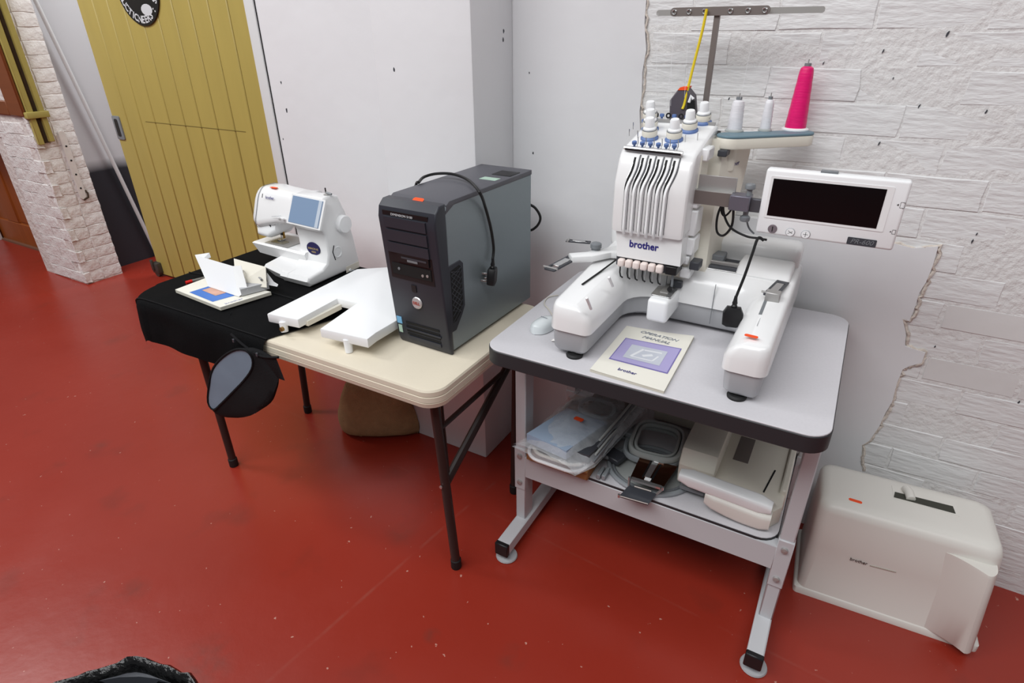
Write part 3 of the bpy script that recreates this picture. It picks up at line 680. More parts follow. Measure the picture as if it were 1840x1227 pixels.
MB().box((-.345, 1.4965, 1.164), (-.250, 1.4985, 1.197), .0005, 1).build('bracket_lip', STEELD, em)
MB().box((-.252, 1.488, 1.160), (-.205, 1.530, 1.196), .002, 1).build('bracket_clamp', mat('anodised grey block', (126, 124, 136), .4, .6), em)
MB().box((-.206, 1.502, 1.158), (-.17, 1.516, 1.19), .002, 1).build('bracket_arm', mat('dark bracket arm', (92, 92, 98), .45, .5), em)
for zc, sg_ in ((1.196, 1), (1.160, -1)):
    M = Matrix.Translation((-.212, 1.508, zc)) @ (Matrix.Identity(4) if sg_ > 0 else Matrix.Rotation(PI, 4, 'X'))
    MB().lathe([(0, 0), (.007, 0), (.006, .012), (.012, .016), (.012, .024), (.010, .027), (0, .027)], n=14, M=M).build('clamp_knob', MIDG, em)
sticker(em, Matrix.Translation(A(1350, 604, z=.963)) @ Matrix.Rotation(-.06, 4, 'Z'), .028, .012)
# cables behind the bracket (part of the machine)
def Y(px, py, y): return A(px, py, y=y)
MB().tube(spline([Y(1305, 352, 1.53), Y(1290, 385, 1.54), Y(1288, 415, 1.54), Y(1300, 423, 1.54), Y(1315, 405, 1.54), Y(1318, 370, 1.53), Y(1316, 355, 1.53)]), .0032, 6).build('signal_cable', CORD, em)
MB().tube(spline([Y(1302, 352, 1.525), Y(1300, 380, 1.53), Y(1312, 408, 1.53), Y(1340, 424, 1.53), Y(1362, 428, 1.53), Y(1378, 431, 1.53)]), .0032, 6).build('signal_cable', CORD, em)
MB().tube(spline([Y(1340, 385, 1.55), Y(1345, 408, 1.55), Y(1355, 420, 1.55)]), .0025, 6).build('signal_cable', MIDG, em)
MB().tube(spline([Y(1300, 352, 1.54), Y(1296, 378, 1.55), Y(1302, 388, 1.55), Y(1313, 378, 1.55), Y(1318, 362, 1.54)]), .0025, 6).build('signal_cable', CORD, em)

# ---- UK plug on a cord
def plug(M, parent, name='plug_body', pins=True):
    g = MB(); g.prism([(-.022, -.022), (-.024, .008), (-.016, .024), (.016, .024), (.024, .008), (.022, -.022), (.012, -.027), (-.012, -.027)], 'z', 0, .024, .005, 2, M)
    b = g.build(name, BLK, parent)
    MB().lathe([(.006, 0), (.0075, .004), (.0055, .008), (.0065, .012), (.005, .018), (.0035, .03)], n=10, M=M @ Matrix.Translation((0, .022, .012)) @ Matrix.Rotation(-PI/2, 4, 'X')).build('strain_relief', BLK, b)
    if pins:
        for x, y, a in ((0, .004, 0), (-.011, -.014, 1), (.011, -.014, 1)): MB().box((x-.003, y-.003, -.019), (x+.003, y+.003, .001), .0006, 1, M).build('plug_pin', CHROME, b)
pc = thing('power_cable', 'black power cord with plug hanging from the embroidery machine screen', 'power cable', (-.20, 1.47, .86))
pt = A(1318, 562, y=1.43)
MB().tube(spline([A(1372, 432, y=1.49), A(1362, 428, y=1.485), A(1352, 455, y=1.47), A(1338, 495, y=1.45), A(1324, 530, y=1.435), A(1319, 545, y=1.43)]), .0036, 7).build('cord', CORD, pc)
plug(frame((.97, .2, .0), (.05, .12, .98), pt+Vector((0, -.012, .0))), pc, pins=False)

# ---- cones of thread on the tray
def cone(name, label, px, py, top, r0, r1, body, basec):
    p = A(px, py, z=1.311); t = thing(name, label, 'thread', p, 'thread cones on the spool tray'); h = top-1.311
    MB().lathe([(0, 0), (r0*1.28, 0), (r0*1.28, .003), (r0*1.1, .006), (0, .006)], c=p, n=28).build('spool_base', basec, t)
    pr = [(0, .005), (r0, .005)]+[(r0+(r1-r0)*k/10+(.0006 if k % 2 else 0), .006+(h-.02)*k/10) for k in range(11)]+[(r1*.9, h-.008), (r1*.55, h-.004), (0, h-.004)]
    MB().lathe(pr, c=p, n=28).build('thread_winding', body, t)
    MB().lathe([(0, h-.005), (r1*.5, h-.005), (r1*.5, h+.003), (0, h+.003)], c=p, n=12).build('spool_top', MIDG, t)
    MB().cyl(p+Vector((0, 0, h)), p+Vector((0, 0, h+.012)), .0015, 6).build('spool_pin', STEEL, t)
cone('thread_cone', 'tall cone of bright pink thread on the machine spool tray', 1428, 233, 1.468, .0262, .0165, PINK, WHITE2)
cone('thread_cone', 'wider white thread spool at head end of blue-grey tray', 1319, 236, 1.392, .0185, .0150, THREADW, HOOPC)
cone('thread_cone', 'slim white thread spool between wider white spool and pink cone', 1374, 235, 1.392, .0135, .0108, THREADW, HOOPC)
# ---- yellow strap and dark casing behind the head
ys = MB().tube(spline([A(1270, 16, y=1.715), A(1262, 55, y=1.712), A(1248, 110, y=1.705), A(1237, 155, y=1.695), A(1230, 186, y=1.69), A(1226, 196, y=1.685)]), .0036, 8)
tag(ys.build('yellow_strap', YSTRAP), 'thin yellow strap hanging from the steel thread bar', 'strap')
cs = thing('dark_casing', 'dark purple-grey plastic casing with orange label behind machine head', 'device', (-.47, 1.70, 1.25))
ca = [A(px, py, y=1.70) for px, py in ((1204, 215), (1205, 180), (1220, 160), (1236, 158), (1247, 172), (1250, 215))]
MB().prism([(p.x, p.z) for p in ca], 'y', 1.69, 1.728, .003, 1).build('casing', GREYBOX, cs)
cb = [A(px, py, y=1.688) for px, py in ((1235, 200), (1235, 184), (1249, 180), (1250, 200))]
MB().prism([(p.x, p.z) for p in cb], 'y', 1.684, 1.691).build('casing_front', BLK, cs)
cb = [A(px, py, y=1.689) for px, py in ((1218, 162), (1222, 157), (1236, 156), (1234, 162))]
MB().prism([(p.x, p.z) for p in cb], 'y', 1.6885, 1.7295).build('orange_label', ORANGE, cs)
MB().tube([A(1238, 184, y=1.683), A(1242, 172, y=1.683), A(1246, 178, y=1.683)], .004, 6).build('white_tag', WHITE2, cs)
# ---- manual, mouse and little clip on the grey table
bk = thing('instruction_manual', 'cream instruction manual with purple cover picture on grey table', 'book', (-.37, 1.31, ZT))
mc = [A(px, py, z=ZT+.006) for px, py in ((1060, 664), (1193, 704), (1247, 606), (1126, 586))]
def bil(q, u, v): return (q[0].lerp(q[1], u)).lerp(q[3].lerp(q[2], u), v)
def slab(q, z0, z1, m, name, parent, bev=.0008):
    g = MB(); g.loft([[Vector((p.x, p.y, z0)) for p in q], [Vector((p.x, p.y, z1)) for p in q]]); return g.build(name, m, parent)
slab(mc, ZT+.0005, ZT+.0062, PAGE, 'page_block', bk)
g = MB()
def cov(u, v):
    p = bil(mc, u, v); return Vector((p.x, p.y, ZT+.0072+.012*max(0, u+v-1.55)**1.5+.004*max(0, .12-u)))
cv = g.grid(cov, 16, 16).build('cover', PAPER, bk)
def patch(u0, v0, u1, v1, m, dz, name):
    return MB().grid(lambda a, b: cov(u0+(u1-u0)*a, v0+(v1-v0)*b)+Vector((0, 0, dz)), 8, 8).build(name, m, cv)
patch(.12, .26, .93, .73, PURPD, .0006, 'picture_border'); patch(.135, .275, .915, .715, PURPLE, .0010, 'picture_field'); patch(.27, .35, .78, .62, PHOTOP, .0014, 'photo')
g = MB()
for (u0, v0), (u1, v1), r in (((.36, .40), (.46, .57), .004), ((.36, .40), (.66, .40), .003), ((.66, .40), (.70, .50), .003), ((.48, .56), (.72, .57), .004), ((.50, .45), (.62, .50), .006)):
    g.tube([cov(u0, v0)+Vector((0, 0, .0012)), cov(u1, v1)+Vector((0, 0, .0012))], r, 6, flat=.12)
g.build('photo_machine', mat('white photo ink', (226, 228, 232), .5), cv)
xd = (mc[1]-mc[0]); yd = (mc[3]-mc[0])
text('lettering', 'OPERATION', INKG, .019, cov(.53, .89)+Vector((0, 0, .001)), xd, yd, cv, shear=.35, width=.105)
text('lettering', 'MANUAL', INKG, .019, cov(.53, .80)+Vector((0, 0, .001)), xd, yd, cv, shear=.35, width=.075)
text('lettering', 'brother', INK, .017, cov(.45, .13)+Vector((0, 0, .001)), xd, yd, cv, width=.047)

ms = thing('computer_mouse', 'small white computer mouse with thin cord on grey table', 'mouse', (-.66, 1.33, ZT))
mcx = Vector((-.662, 1.33, ZT)); md = Vector((.15, 1, 0)).normalized(); mp_ = Vector((md.y, -md.x, 0))
rings = []
for k in range(13):
    t = -1+2*k/12; wv = .0285*math.sqrt(max(.02, 1-abs(t)**3.2)); h = .030*math.sqrt(max(.02, 1-((t+.25)/1.28)**2))
    if t > .7: h *= .8
    c = mcx+md*t*.055
    rings.append([c+mp_*wv*math.cos(a)+Vector((0, 0, .002+max(0, math.sin(a))**.7*h)) for a in [PI*j/10 for j in range(11)]]+[c+mp_*wv*(-1+.25*j)*.98+Vector((0, 0, .001)) for j in range(1, 8)])
mb = MB().loft(rings).build('mouse_body', mat('pale blue white plastic', (222, 228, 230), .2, coat=.4), ms, ang=60, )
text('lettering', 'brother', INKG, .007, mcx-md*.004+Vector((0, 0, .0335)), mp_, md, mb)
MB().tube(spline([mcx+md*.05+Vector((0, 0, .006)), A(986, 556, z=ZT+.003), A(978, 545, z=ZT+.003), A(985, 534, z=ZT+.003), A(1003, 530, z=ZT+.003)]), .0018, 6).build('mouse_cord', mat('pale cord', (214, 208, 196), .5), ms)
g = MB(); c = A(997, 612, z=ZT+.003)
for a in range(3): g.cyl(c+Vector((-.008, -.004+.004*a, 0)), c+Vector((.008, -.002+.004*a, .001)), .0016, 6)
g.cyl(c+Vector((.004, -.006, .002)), c+Vector((.006, .007, .002)), .0014, 6)
tag(g.build('metal_clip', STEEL), 'tiny metal clip lying beside the computer mouse', 'clip')

# ================================================================== FOLDING TABLE
ZF = .735
ft = thing('folding_table', 'cream plastic folding table with dark brown tubular legs', 'table', (-1.39, 1.29, 0))
FX0, FX1, FY0, FY1 = -1.995, -.798, .988, 1.600
def fplan(i, z): return [Vector((x, y, z)) for x, y in rrect(FX0+i, FY0+i, FX1-i, FY1-i, .055-i*.5, 8)]
MB().loft([fplan(.008, ZF-.056), fplan(.003, ZF-.054), fplan(.0, ZF-.040), fplan(.003, ZF-.0385), fplan(.0, ZF-.037), fplan(.0, ZF-.022), fplan(.003, ZF-.0205), fplan(.001, ZF-.019), fplan(.001, ZF-.006), fplan(.004, ZF-.001), fplan(.009, ZF)]).build('tabletop', CREAM, ft, ang=20)
def tleg(b, t): 
    l = MB().cyl(b+Vector((0, 0, .02)), t, .0145, 14).build('leg', LEG, ft)
    MB().lathe([(0, 0), (.016, 0), (.0175, .004), (.0175, .035), (.015, .038), (0, .038)], c=b, n=14).build('rubber_cap', RUBBER, l)
fr, flg, blg, brg = A(820, 1018, z=0), A(421, 836, z=0), A(554, 740, z=0), Vector((-.855, 1.485, 0))
ltop = [Vector((fr.x-.012, fr.y-.03, .69)), Vector((flg.x-.005, flg.y, .69)), Vector((blg.x+.01, blg.y+.03, .69)), Vector((-.86, 1.52, .69))]
for b, t in zip((fr, flg, blg, brg), ltop): tleg(b, t)
lp = lambda i, z: [fr, flg, blg, brg][i].lerp(ltop[i], z/.69)
for a, b in ((0, 3), (1, 2)):
    MB().cyl(lp(a, .56), lp(b, .56), .008, 10).build('cross_bar', LEG, ft)
    MB().tube([lp(a, .36), lp(a, .36).lerp(lp(b, .60), .3), lp(a, .36).lerp(lp(b, .60), .75), lp(b, .60)], .012, 10, flat=1.6).build('diagonal_brace', LEG, ft)
MB().cyl(lp(0, .64)+Vector((.0, .03, 0)), lp(0, .36)+Vector((0, .02, 0)), .004, 8).build('lock_link', LEG, ft)
MB().lathe([(0, 0), (.005, 0), (.005, .003), (0, .003)], n=10, M=Matrix.Translation(lp(0, .36)+Vector((-.003, -.017, 0))) @ Matrix.Rotation(PI/2, 4, 'X')).build('rivet', CHROME, ft)

# ---- black quilted cover with pouch
qc = thing('quilted_cover', 'black quilted fabric cover spread over the folding table end', 'cover', (-1.8, 1.2, ZF))
def edge_r(v): # right edge of the cloth on the table for y
    return -1.425+.10*max(0, min(1, (v-.98)/.25))-.10*max(0, (v-1.25)/.35)
def clothp(u, v):
    V = 1.585-(1.585-.845)*v                        # unfolded y
    xr = edge_r(V); xl = -2.157
    U = xl+(xr-xl)*u
    x, y, z = U, V, ZF+.0045
    yedge = .984; d = yedge-V; C = Vector((-2.03, 1.105)); cor = U < C.x and V < C.y
    if cor:
        q_ = Vector((U, V))-C; d = q_.length-.127; dr = q_.normalized()
    if cor and d > -.02:
        s = d+.02
        if s < .04: a = s/.04*PI/2; rr_ = .107+.0255*math.sin(a)+.004; z = ZF+.0045-.0255*(1-math.cos(a))
        else: rr_ = .1365+.008*min(1, s/.12); z = ZF-.021-(s-.04)*1.05
        x, y = C.x+dr.x*rr_, C.y+dr.y*rr_
    elif not cor and d > -.02:
        s = d+.02
        if s < .04: a = s/.04*PI/2; y = yedge+.02-.0255*math.sin(a)-.004; z = ZF+.0045-.0255*(1-math.cos(a))
        else: y = yedge-.0095-.01*min(1, s/.12); z = ZF-.021-(s-.04)*1.05
    e = -2.0-U
    if e > 0: z -= .010*e/.15
    nn = noise.noise(Vector((x*9, V*7, 3.1)))
    if d > .02: y += nn*.010*min(1, d/.06); z += noise.noise(Vector((x*5, 7., 1.)))*.004
    else: z += abs(nn)*.002
    return Vector((x, y, z))
g = MB().grid(clothp, 56, 48)
q = bmesh.ops.solidify(g.bm, geom=list(g.bm.faces), thickness=-.003)
sheet = g.build('fabric_sheet', CLOTH, qc, ang=70, fix=True)
for vv in (.47, .80): MB().tube([clothp(u/30, vv)+Vector((0, -.0015, .0025)) for u in range(31)], .0022, 5).build('seam_piping', CLOTH, sheet)
# zip edges hanging at the front
MB().tube(spline([A(415, 600, y=.958), A(440, 622, y=.955), A(470, 640, y=.955), A(500, 642, y=.958)]), .004, 6).build('zip_edge', CLOTH, sheet)
for px, py in ((420, 612), (462, 637)): p = A(px, py, y=.952); MB().box(p-Vector((.004, .003, .006)), p+Vector((.004, .003, .006)), .001, 1).build('zip_pull', DKG, sheet)
# pouch: open mouth to the left, body bulging to the right
rim = [A(px, py, y=yy) for px, py, yy in ((374, 722, .925), (376, 690, .925), (383, 662, .93), (402, 640, .935), (424, 628, .94), (443, 630, .945), (454, 645, .95), (452, 664, .95), (438, 684, .945), (418, 705, .935), (398, 725, .93), (384, 736, .925))]
rim = spline(rim, 3, True)
cen = sum(rim, Vector())/len(rim)
end = [A(px, py, y=yy) for px, py, yy in ((400, 742, .96), (395, 700, .99), (400, 665, 1.0), (420, 645, 1.0), (450, 634, .99), (475, 634, .985), (500, 650, .97), (507, 680, .955), (502, 705, .95), (490, 730, .945), (460, 748, .945), (425, 750, .95))]
end = spline(end, 3, True); ec = sum(end, Vector())/len(end)
rings = []
for k in range(9):
    t = k/8
    if t < .75: s = t/.75; rings.append([a.lerp(b, s)+(a.lerp(b, s)-cen.lerp(ec, s))*.10*math.sin(PI*s) for a, b in zip(rim, end)])
    else: s = (t-.75)/.25; rings.append([b.lerp(ec+Vector((.02, .03, 0)), .15+.75*s)+Vector((.0, .02*s, 0)) for b in end])
pouch = MB().loft(rings, cap=False).build('pouch', CLOTH, qc, ang=80, fix=True)
rings = []
ic = ec.lerp(cen, .45)+Vector((0, .015, 0))
for k in range(6):
    s = k/5*.9; rings.append([a.lerp(ic, s)+Vector((noise.noise(a*30+Vector((k, 0, 0)))*.004, 0, noise.noise(a*25)*.004*k)) for a in rim])
MB().loft([[c for c in r] for r in rings], cap=True).build('pouch_lining', LINING, pouch, ang=80)
MB().tube(rim, .004, 7, closed=True).build('pouch_binding', CLOTH, pouch)
MB().loft([[A(470, 640, y=.955), A(495, 640, y=.96), A(512, 684, y=.95), A(500, 680, y=.95)], [A(470, 640, y=.962), A(495, 640, y=.967), A(512, 684, y=.957), A(500, 680, y=.957)]]).build('pouch_strap', CLOTH, pouch)

# ---- booklet, pen and opened accessory tray
Z2 = ZF+.0100
bo = thing('machine_booklet', 'white booklet with blue cover picture on black fabric', 'book', (-1.87, 1.15, Z2))
bq = [A(px, py, z=Z2+.010) for px, py in ((315, 521), (396, 553), (487, 525), (378, 497))]
slab(bq, Z2, Z2+.0100, PAGE, 'page_block', bo)
bc = slab(bq, Z2+.0101, Z2+.0118, PAPER, 'cover', bo)
bq2 = [bil(bq, u, v)+Vector((0, 0, .0025)) for u, v in ((.10, .06), (.66, .10), (.78, .80), (.20, .80))]
def pch(q, u0, v0, u1, v1, m, dz, nm): return MB().grid(lambda a, b: bil(q, u0+(u1-u0)*a, v0+(v1-v0)*b)+Vector((0, 0, dz)), 4, 4).build(nm, m, bc)
pp = [A(px, py, z=Z2+.0125) for px, py in ((340, 525), (382, 542), (425, 530), (382, 512))]
pch(pp, 0, 0, 1, 1, BLUEPR, 0, 'cover_picture'); pch(pp, .12, .42, .70, .95, FACEPRINT, .0006, 'photo')
text('lettering', 'brother', mat('pale lilac ink', (176, 180, 206), .5), .016, A(420, 541, z=Z2+.0125), bq[2]-bq[1], bq[3]-bq[0], bc, width=.06)
pn = thing('marker_pen', 'grey pen with red cap lying behind the white booklet', 'pen', (-2.0, 1.2, Z2))
a, b, c = A(334, 508, z=Z2+.006), A(345, 505, z=Z2+.006), A(378, 497, z=Z2+.006)
MB().cyl(a, b, .0062, 12).build('pen_cap', RED, pn); MB().cyl(b, c, .0055, 12).build('pen_barrel', mat('clear grey barrel', (120, 118, 114), .3), pn)
ac = thing('accessory_tray', 'opened white accessory tray resting on the booklet', 'tray', (-1.82, 1.2, Z2+.012))
Z3 = Z2+.0125
def quadbox(p, t, name, m, parent, d=None):
    # solid panel from four corner points with thickness t along its normal
    n = (p[1]-p[0]).cross(p[3]-p[0]).normalized()*t
    return MB().loft([[q for q in p], [q+n for q in p]]).build(name, m, parent, fix=True)
fa, fb = A(375, 515, z=Z3+.002), A(429, 533, z=Z3+.002)
fc, fd = A(418, 478, z=Z3+.085), A(350, 458, z=Z3+.085)
quadbox([fa, fb, fc, fd], -.003, 'front_panel', WHITE2, ac)
e_ = A(433, 477, z=Z3+.085); f_ = A(445, 520, z=Z3+.02)
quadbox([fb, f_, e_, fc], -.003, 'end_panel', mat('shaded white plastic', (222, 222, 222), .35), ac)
quadbox([fd, A(376, 454, z=Z3+.085), A(379, 462, z=Z3+.07), fd.lerp(fa, .25)+Vector((0, .006, 0))], .003, 'end_panel', WHITE2, ac)
ba, bb, bc_, bd_ = A(425, 512, z=Z3+.015), A(480, 517, z=Z3+.015), A(478, 480, z=Z3+.075), A(421, 465, z=Z3+.085)
quadbox([ba, bb, bc_, bd_], .003, 'lid', CREAMP, ac)
ta = [A(px, py, z=Z3+.006) for px, py in ((434, 530), (484, 517), (470, 505), (425, 513))]
MB().loft([[p-Vector((0, 0, .004)) for p in ta], [p+Vector((0, 0, .020)) for p in ta]]).build('tray_body', GREYP, ac, fix=True)
MB().cyl(A(432, 508, z=Z3+.03), A(442, 507, z=Z3+.03), .014, 16).build('bobbin_well', WHITE2, ac)
MB().tube([A(448, 490, z=Z3+.045), A(458, 494, z=Z3+.045), A(468, 500, z=Z3+.042), A(470, 503, z=Z3+.04)], .004, 6).build('tool_clip', mat('grey tool', (140, 140, 140), .4), ac)
MB().tube([A(428, 485, z=Z3+.06), A(438, 486, z=Z3+.06), A(437, 491, z=Z3+.055), A(429, 491, z=Z3+.055)], .0012, 5).build('wire_loop', STEEL, ac)
MB().tube([A(432, 530, z=Z3+.004), A(442, 523, z=Z3+.012), A(452, 514, z=Z3+.02)], .004, 6).build('hinge_rib', WHITE2, ac)
MB().loft([[A(px, py, z=Z3+zz) for px, py, zz in ((480, 490, .05), (484, 508, .02), (500, 511, .01), (492, 506, .02))], [A(px, py, z=Z3+zz) for px, py, zz in ((479, 495, .04), (482, 512, .014), (498, 515, .004), (490, 510, .014))]]).build('flap', WHITE2, ac, fix=True)

# ---- white sewing machine
sm = thing('sewing_machine', 'white computerised sewing machine with blue-grey screen on folding table', 'sewing machine', (-1.75, 1.46, ZF))
ZB = ZF+.0100
side = [(1.335, ZB), (1.322, ZB+.022), (1.332, ZB+.036), (1.40, ZB+.044), (1.425, ZB+.058), (1.437, ZB+.09), (1.437, ZB+.15), (1.43, ZB+.175), (1.408, ZB+.195), (1.418, ZB+.225), (1.444, ZB+.283), (1.456, ZB+.292), (1.50, ZB+.295), (1.525, ZB+.285), (1.552, ZB+.22), (1.575, ZB+.12), (1.588, ZB+.02), (1.586, ZB)]
RX = -1.598
MB().prism(side, 'x', -1.745, RX, .010, 3).build('tower_body', WHITE, sm, ang=30)
# bed to the left of the tower
MB().loft([[Vector(p) for p in ((-1.80, 1.350, ZB), (-1.70, 1.335, ZB), (-1.70, 1.58, ZB), (-1.83, 1.56, ZB))],
           [Vector(p) for p in ((-1.848, 1.345, ZB+.03), (-1.70, 1.321, ZB+.022), (-1.70, 1.585, ZB+.02), (-1.86, 1.57, ZB+.03))],
           [Vector(p) for p in ((-1.842, 1.350, ZB+.040), (-1.70, 1.332, ZB+.037), (-1.70, 1.58, ZB+.06), (-1.85, 1.56, ZB+.06))]]).build('bed', WHITE, sm, ang=30)
fa_ = MB().loft([[Vector(p) for p in ((-1.965, 1.425, ZB+.042), (-1.70, 1.425, ZB+.03), (-1.70, 1.555, ZB+.03), (-1.965, 1.555, ZB+.042))],
           [Vector(p) for p in ((-1.985, 1.415, ZB+.082), (-1.70, 1.415, ZB+.078), (-1.70, 1.565, ZB+.078), (-1.985, 1.565, ZB+.082))],
           [Vector(p) for p in ((-1.978, 1.421, ZB+.087), (-1.70, 1.421, ZB+.084), (-1.70, 1.56, ZB+.084), (-1.978, 1.56, ZB+.087))]]).build('free_arm', WHITE, sm, ang=30)
MB().prism([(-1.925, 1.425), (-1.80, 1.425), (-1.80, 1.535), (-1.925, 1.535)], 'z', ZB+.0866, ZB+.0885).build('needle_plate', STEEL, fa_)
MB().prism(rrect(-1.91, 1.44, -1.84, 1.475, .006), 'z', ZB+.0885, ZB+.0897).build('bobbin_cover', mat('smoky cover', (120, 116, 104), .2), fa_)
# upper arm with needle head
def asec(x, y0, y1, z0, z1, r):
    x = x if x > -1.86 else -1.86+(x+1.86)*.72
    return [Vector((x, y+.40*(z-ZB-.195)*max(0, (y1-y)/(y1-y0)), z-(.008 if x < -1.7 else 0))) for y, z in rrect(y0, z0, y1, z1, r, 4)]
MB().loft([asec(-2.012, 1.455, 1.53, ZB+.215, ZB+.265, .02), asec(-2.005, 1.43, 1.545, ZB+.185, ZB+.287, .035), asec(-1.985, 1.418, 1.552, ZB+.160, ZB+.297, .04), asec(-1.95, 1.415, 1.555, ZB+.150, ZB+.302, .04),
           asec(-1.89, 1.415, 1.555, ZB+.165, ZB+.304, .035), asec(-1.83, 1.415, 1.55, ZB+.180, ZB+.300, .03), asec(-1.74, 1.415, 1.545, ZB+.190, ZB+.296, .025), asec(-1.69, 1.42, 1.54, ZB+.19, ZB+.293, .02)]).build('upper_arm', WHITE, sm, ang=55)
MB().loft([asec(-1.985, 1.44, 1.53, ZB+.145, ZB+.2, .02), asec(-1.96, 1.432, 1.54, ZB+.125, ZB+.2, .02), asec(-1.89, 1.435, 1.54, ZB+.122, ZB+.2, .02), asec(-1.85, 1.44, 1.53, ZB+.145, ZB+.2, .02)]).build('needle_head', WHITE2, sm, ang=55)
MB().tube(asec(-1.958, 1.4135, 1.5565, ZB+.150, ZB+.303, .04), .0011, 4, closed=True).build('face_seam', MIDG, sm)
nx, ny = -1.885, 1.475
MB().cyl((nx, ny, ZB+.13), (nx, ny, ZB+.095), .0022, 8).build('needle_bar', CHROME, sm)
MB().tube([(nx-.025, ny-.006, ZB+.118), (nx, ny-.004, ZB+.122), (nx+.018, ny-.004, ZB+.117)], .006, 6).build('needle_clamp', BLK, sm)
MB().box((nx-.008, ny-.014, ZB+.0895), (nx+.008, ny+.014, ZB+.094), .001, 1).build('presser_foot', CHROME, sm)
MB().box((nx+.014, ny-.004, ZB+.10), (nx+.020, ny+.004, ZB+.130), .001, 1).build('presser_lever', mat('brass', (170, 130, 60), .3, .8), sm)
MB().tube([A(484, 402, y=1.425), A(490, 412, y=1.43)], .0035, 6).build('thread_slot', DKG, sm)
MB().tube([A(495, 411, y=1.44), A(499, 414, y=1.44)], .005, 6).build('threader_lever', DKG, sm)
MB().tube([A(472, 348, y=1.43), A(471, 355, y=1.43)], .0014, 5).build('thread_slot', DKG, sm)
# screen, tilted back on the arm face
sx, sy = Vector((1, 0, 0)), Vector((0, .040, .095)).normalized(); sn = sx.cross(sy)
so = Vector((-1.662, 1.4315, ZB+.246))
def SP(px, py, h=0): return AP(px, py, so+sn*h, sn)
c4 = [SP(*p, .004) for p in ((518, 398), (571.5, 410.5), (581, 362), (527, 351))]
cm = sum(c4, Vector())/4
quadbox([cm+(p-cm)*1.12-sn*.008 for p in c4], .0075, 'screen_frame', WHITE, sm)
scn = quadbox([p-sn*.001 for p in c4], .0022, 'screen', LCD, sm)
quadbox([c4[0].lerp(c4[1], .88)+sn*.0013, c4[1].lerp(c4[0], .02)+sn*.0013, c4[2].lerp(c4[3], .02)+sn*.0013, c4[3].lerp(c4[2], .88)+sn*.0013], .0006, 'icon_column', LCDS, scn)
text('lettering', 'brother', INK, .016, A(486, 355, y=1.444)+Vector((0, -.004, 0)), (1, 0, 0), (0, .4, 1), sm, width=.044)
text('lettering', '', INKG, .008, (0, 0, 0), (1, 0, 0), (0, 0, 1), sm) if False else None
MB().tube([A(488, 389, y=1.413), A(505, 388, y=1.413)], .0007, 4).build('print_line', INKG, sm)
for px, py in ((500, 391), (508, 393)): p = A(px, py, y=1.414); MB().box(p-Vector((.008, .003, .0035)), p+Vector((.008, .003, .0035)), .002, 2).build('key_button', WHITE2, sm)
bp_ = A(563, 447, y=1.434)
bg = MB().loft([[Vector((bp_.x+math.cos(t)*.034*k, 1.436-h, bp_.z+math.sin(t)*.025*k)) for t in [2*PI*i/24 for i in range(24)]] for k, h in ((1, 0), (.96, .003))]).build('badge', NAVY, sm)
text('lettering', 'INNOV-IS', GOLD, .011, (bp_.x, 1.4328, bp_.z), (1, 0, 0), (0, 0, 1), bg, width=.05)
text('lettering', '4000', GOLD, .009, (bp_.x, 1.4328, bp_.z-.012), (1, 0, 0), (0, 0, 1), bg, width=.022)
# handwheel and side details
hc = A(614, 402, x=RX)
MB().lathe([(0, -.004), (.031, -.004), (.033, 0), (.033, .014), (.030, .020), (0, .021)], n=28, M=Matrix.Translation((RX, hc.y, hc.z)) @ Matrix.Rotation(PI/2, 4, 'Y')).build('handwheel', WHITE2, sm)
hc = A(607, 453, x=RX)
MB().lathe([(0, 0), (.022, 0), (.021, .0015), (.017, .0015), (.016, -.0), (0, .0005)], n=24, M=Matrix.Translation((RX, hc.y, hc.z)) @ Matrix.Rotation(PI/2, 4, 'Y')).build('side_recess', WHITE2, sm)
MB().tube([A(600, 441, x=RX+.001), A(598, 453, x=RX+.001), A(603, 467, x=RX+.001)], .0018, 5).build('recess_slot', SLOT, sm)
pr = [A(px, py, x=RX+.0008) for px, py in ((622, 480), (645, 469), (646, 482), (623, 492))]
quadbox(pr, .001, 'port_cover', CREAMP, sm)
MB().lathe([(0, 0), (.006, 0), (.005, .004), (0, .004)], n=12, M=Matrix.Translation(A(629, 485, x=RX)) @ Matrix.Rotation(PI/2, 4, 'Y')).build('port_knob', WHITE2, sm)
for d in (0, 6): MB().tube([A(581+d, 508-d*.2+2, x=RX+.0005), A(606-d*.3, 497+d*.4, x=RX+.0005)], .0012, 4).build('vent_slot', SLOT, sm)
sp = A(587, 347, y=1.49)
MB().lathe([(0, 0), (.012, 0), (.012, .004), (.004, .006), (.0035, .013), (0, .013)], c=(sp.x, 1.49, ZB+.292), n=14).build('bobbin_winder', STEEL, sm)
MB().cyl((sp.x-.004, 1.49, ZB+.30), (sp.x-.004, 1.49, ZB+.318), .0025, 8).build('winder_pin', BLK, sm)
MB().tube([(sp.x+.006, 1.485, ZB+.303), (sp.x+.028, 1.485, ZB+.300)], .004, 6).build('winder_stop', MIDG, sm)
sticker(sm, Matrix.Translation(A(492, 337, z=ZB+.296)), .035, .014)

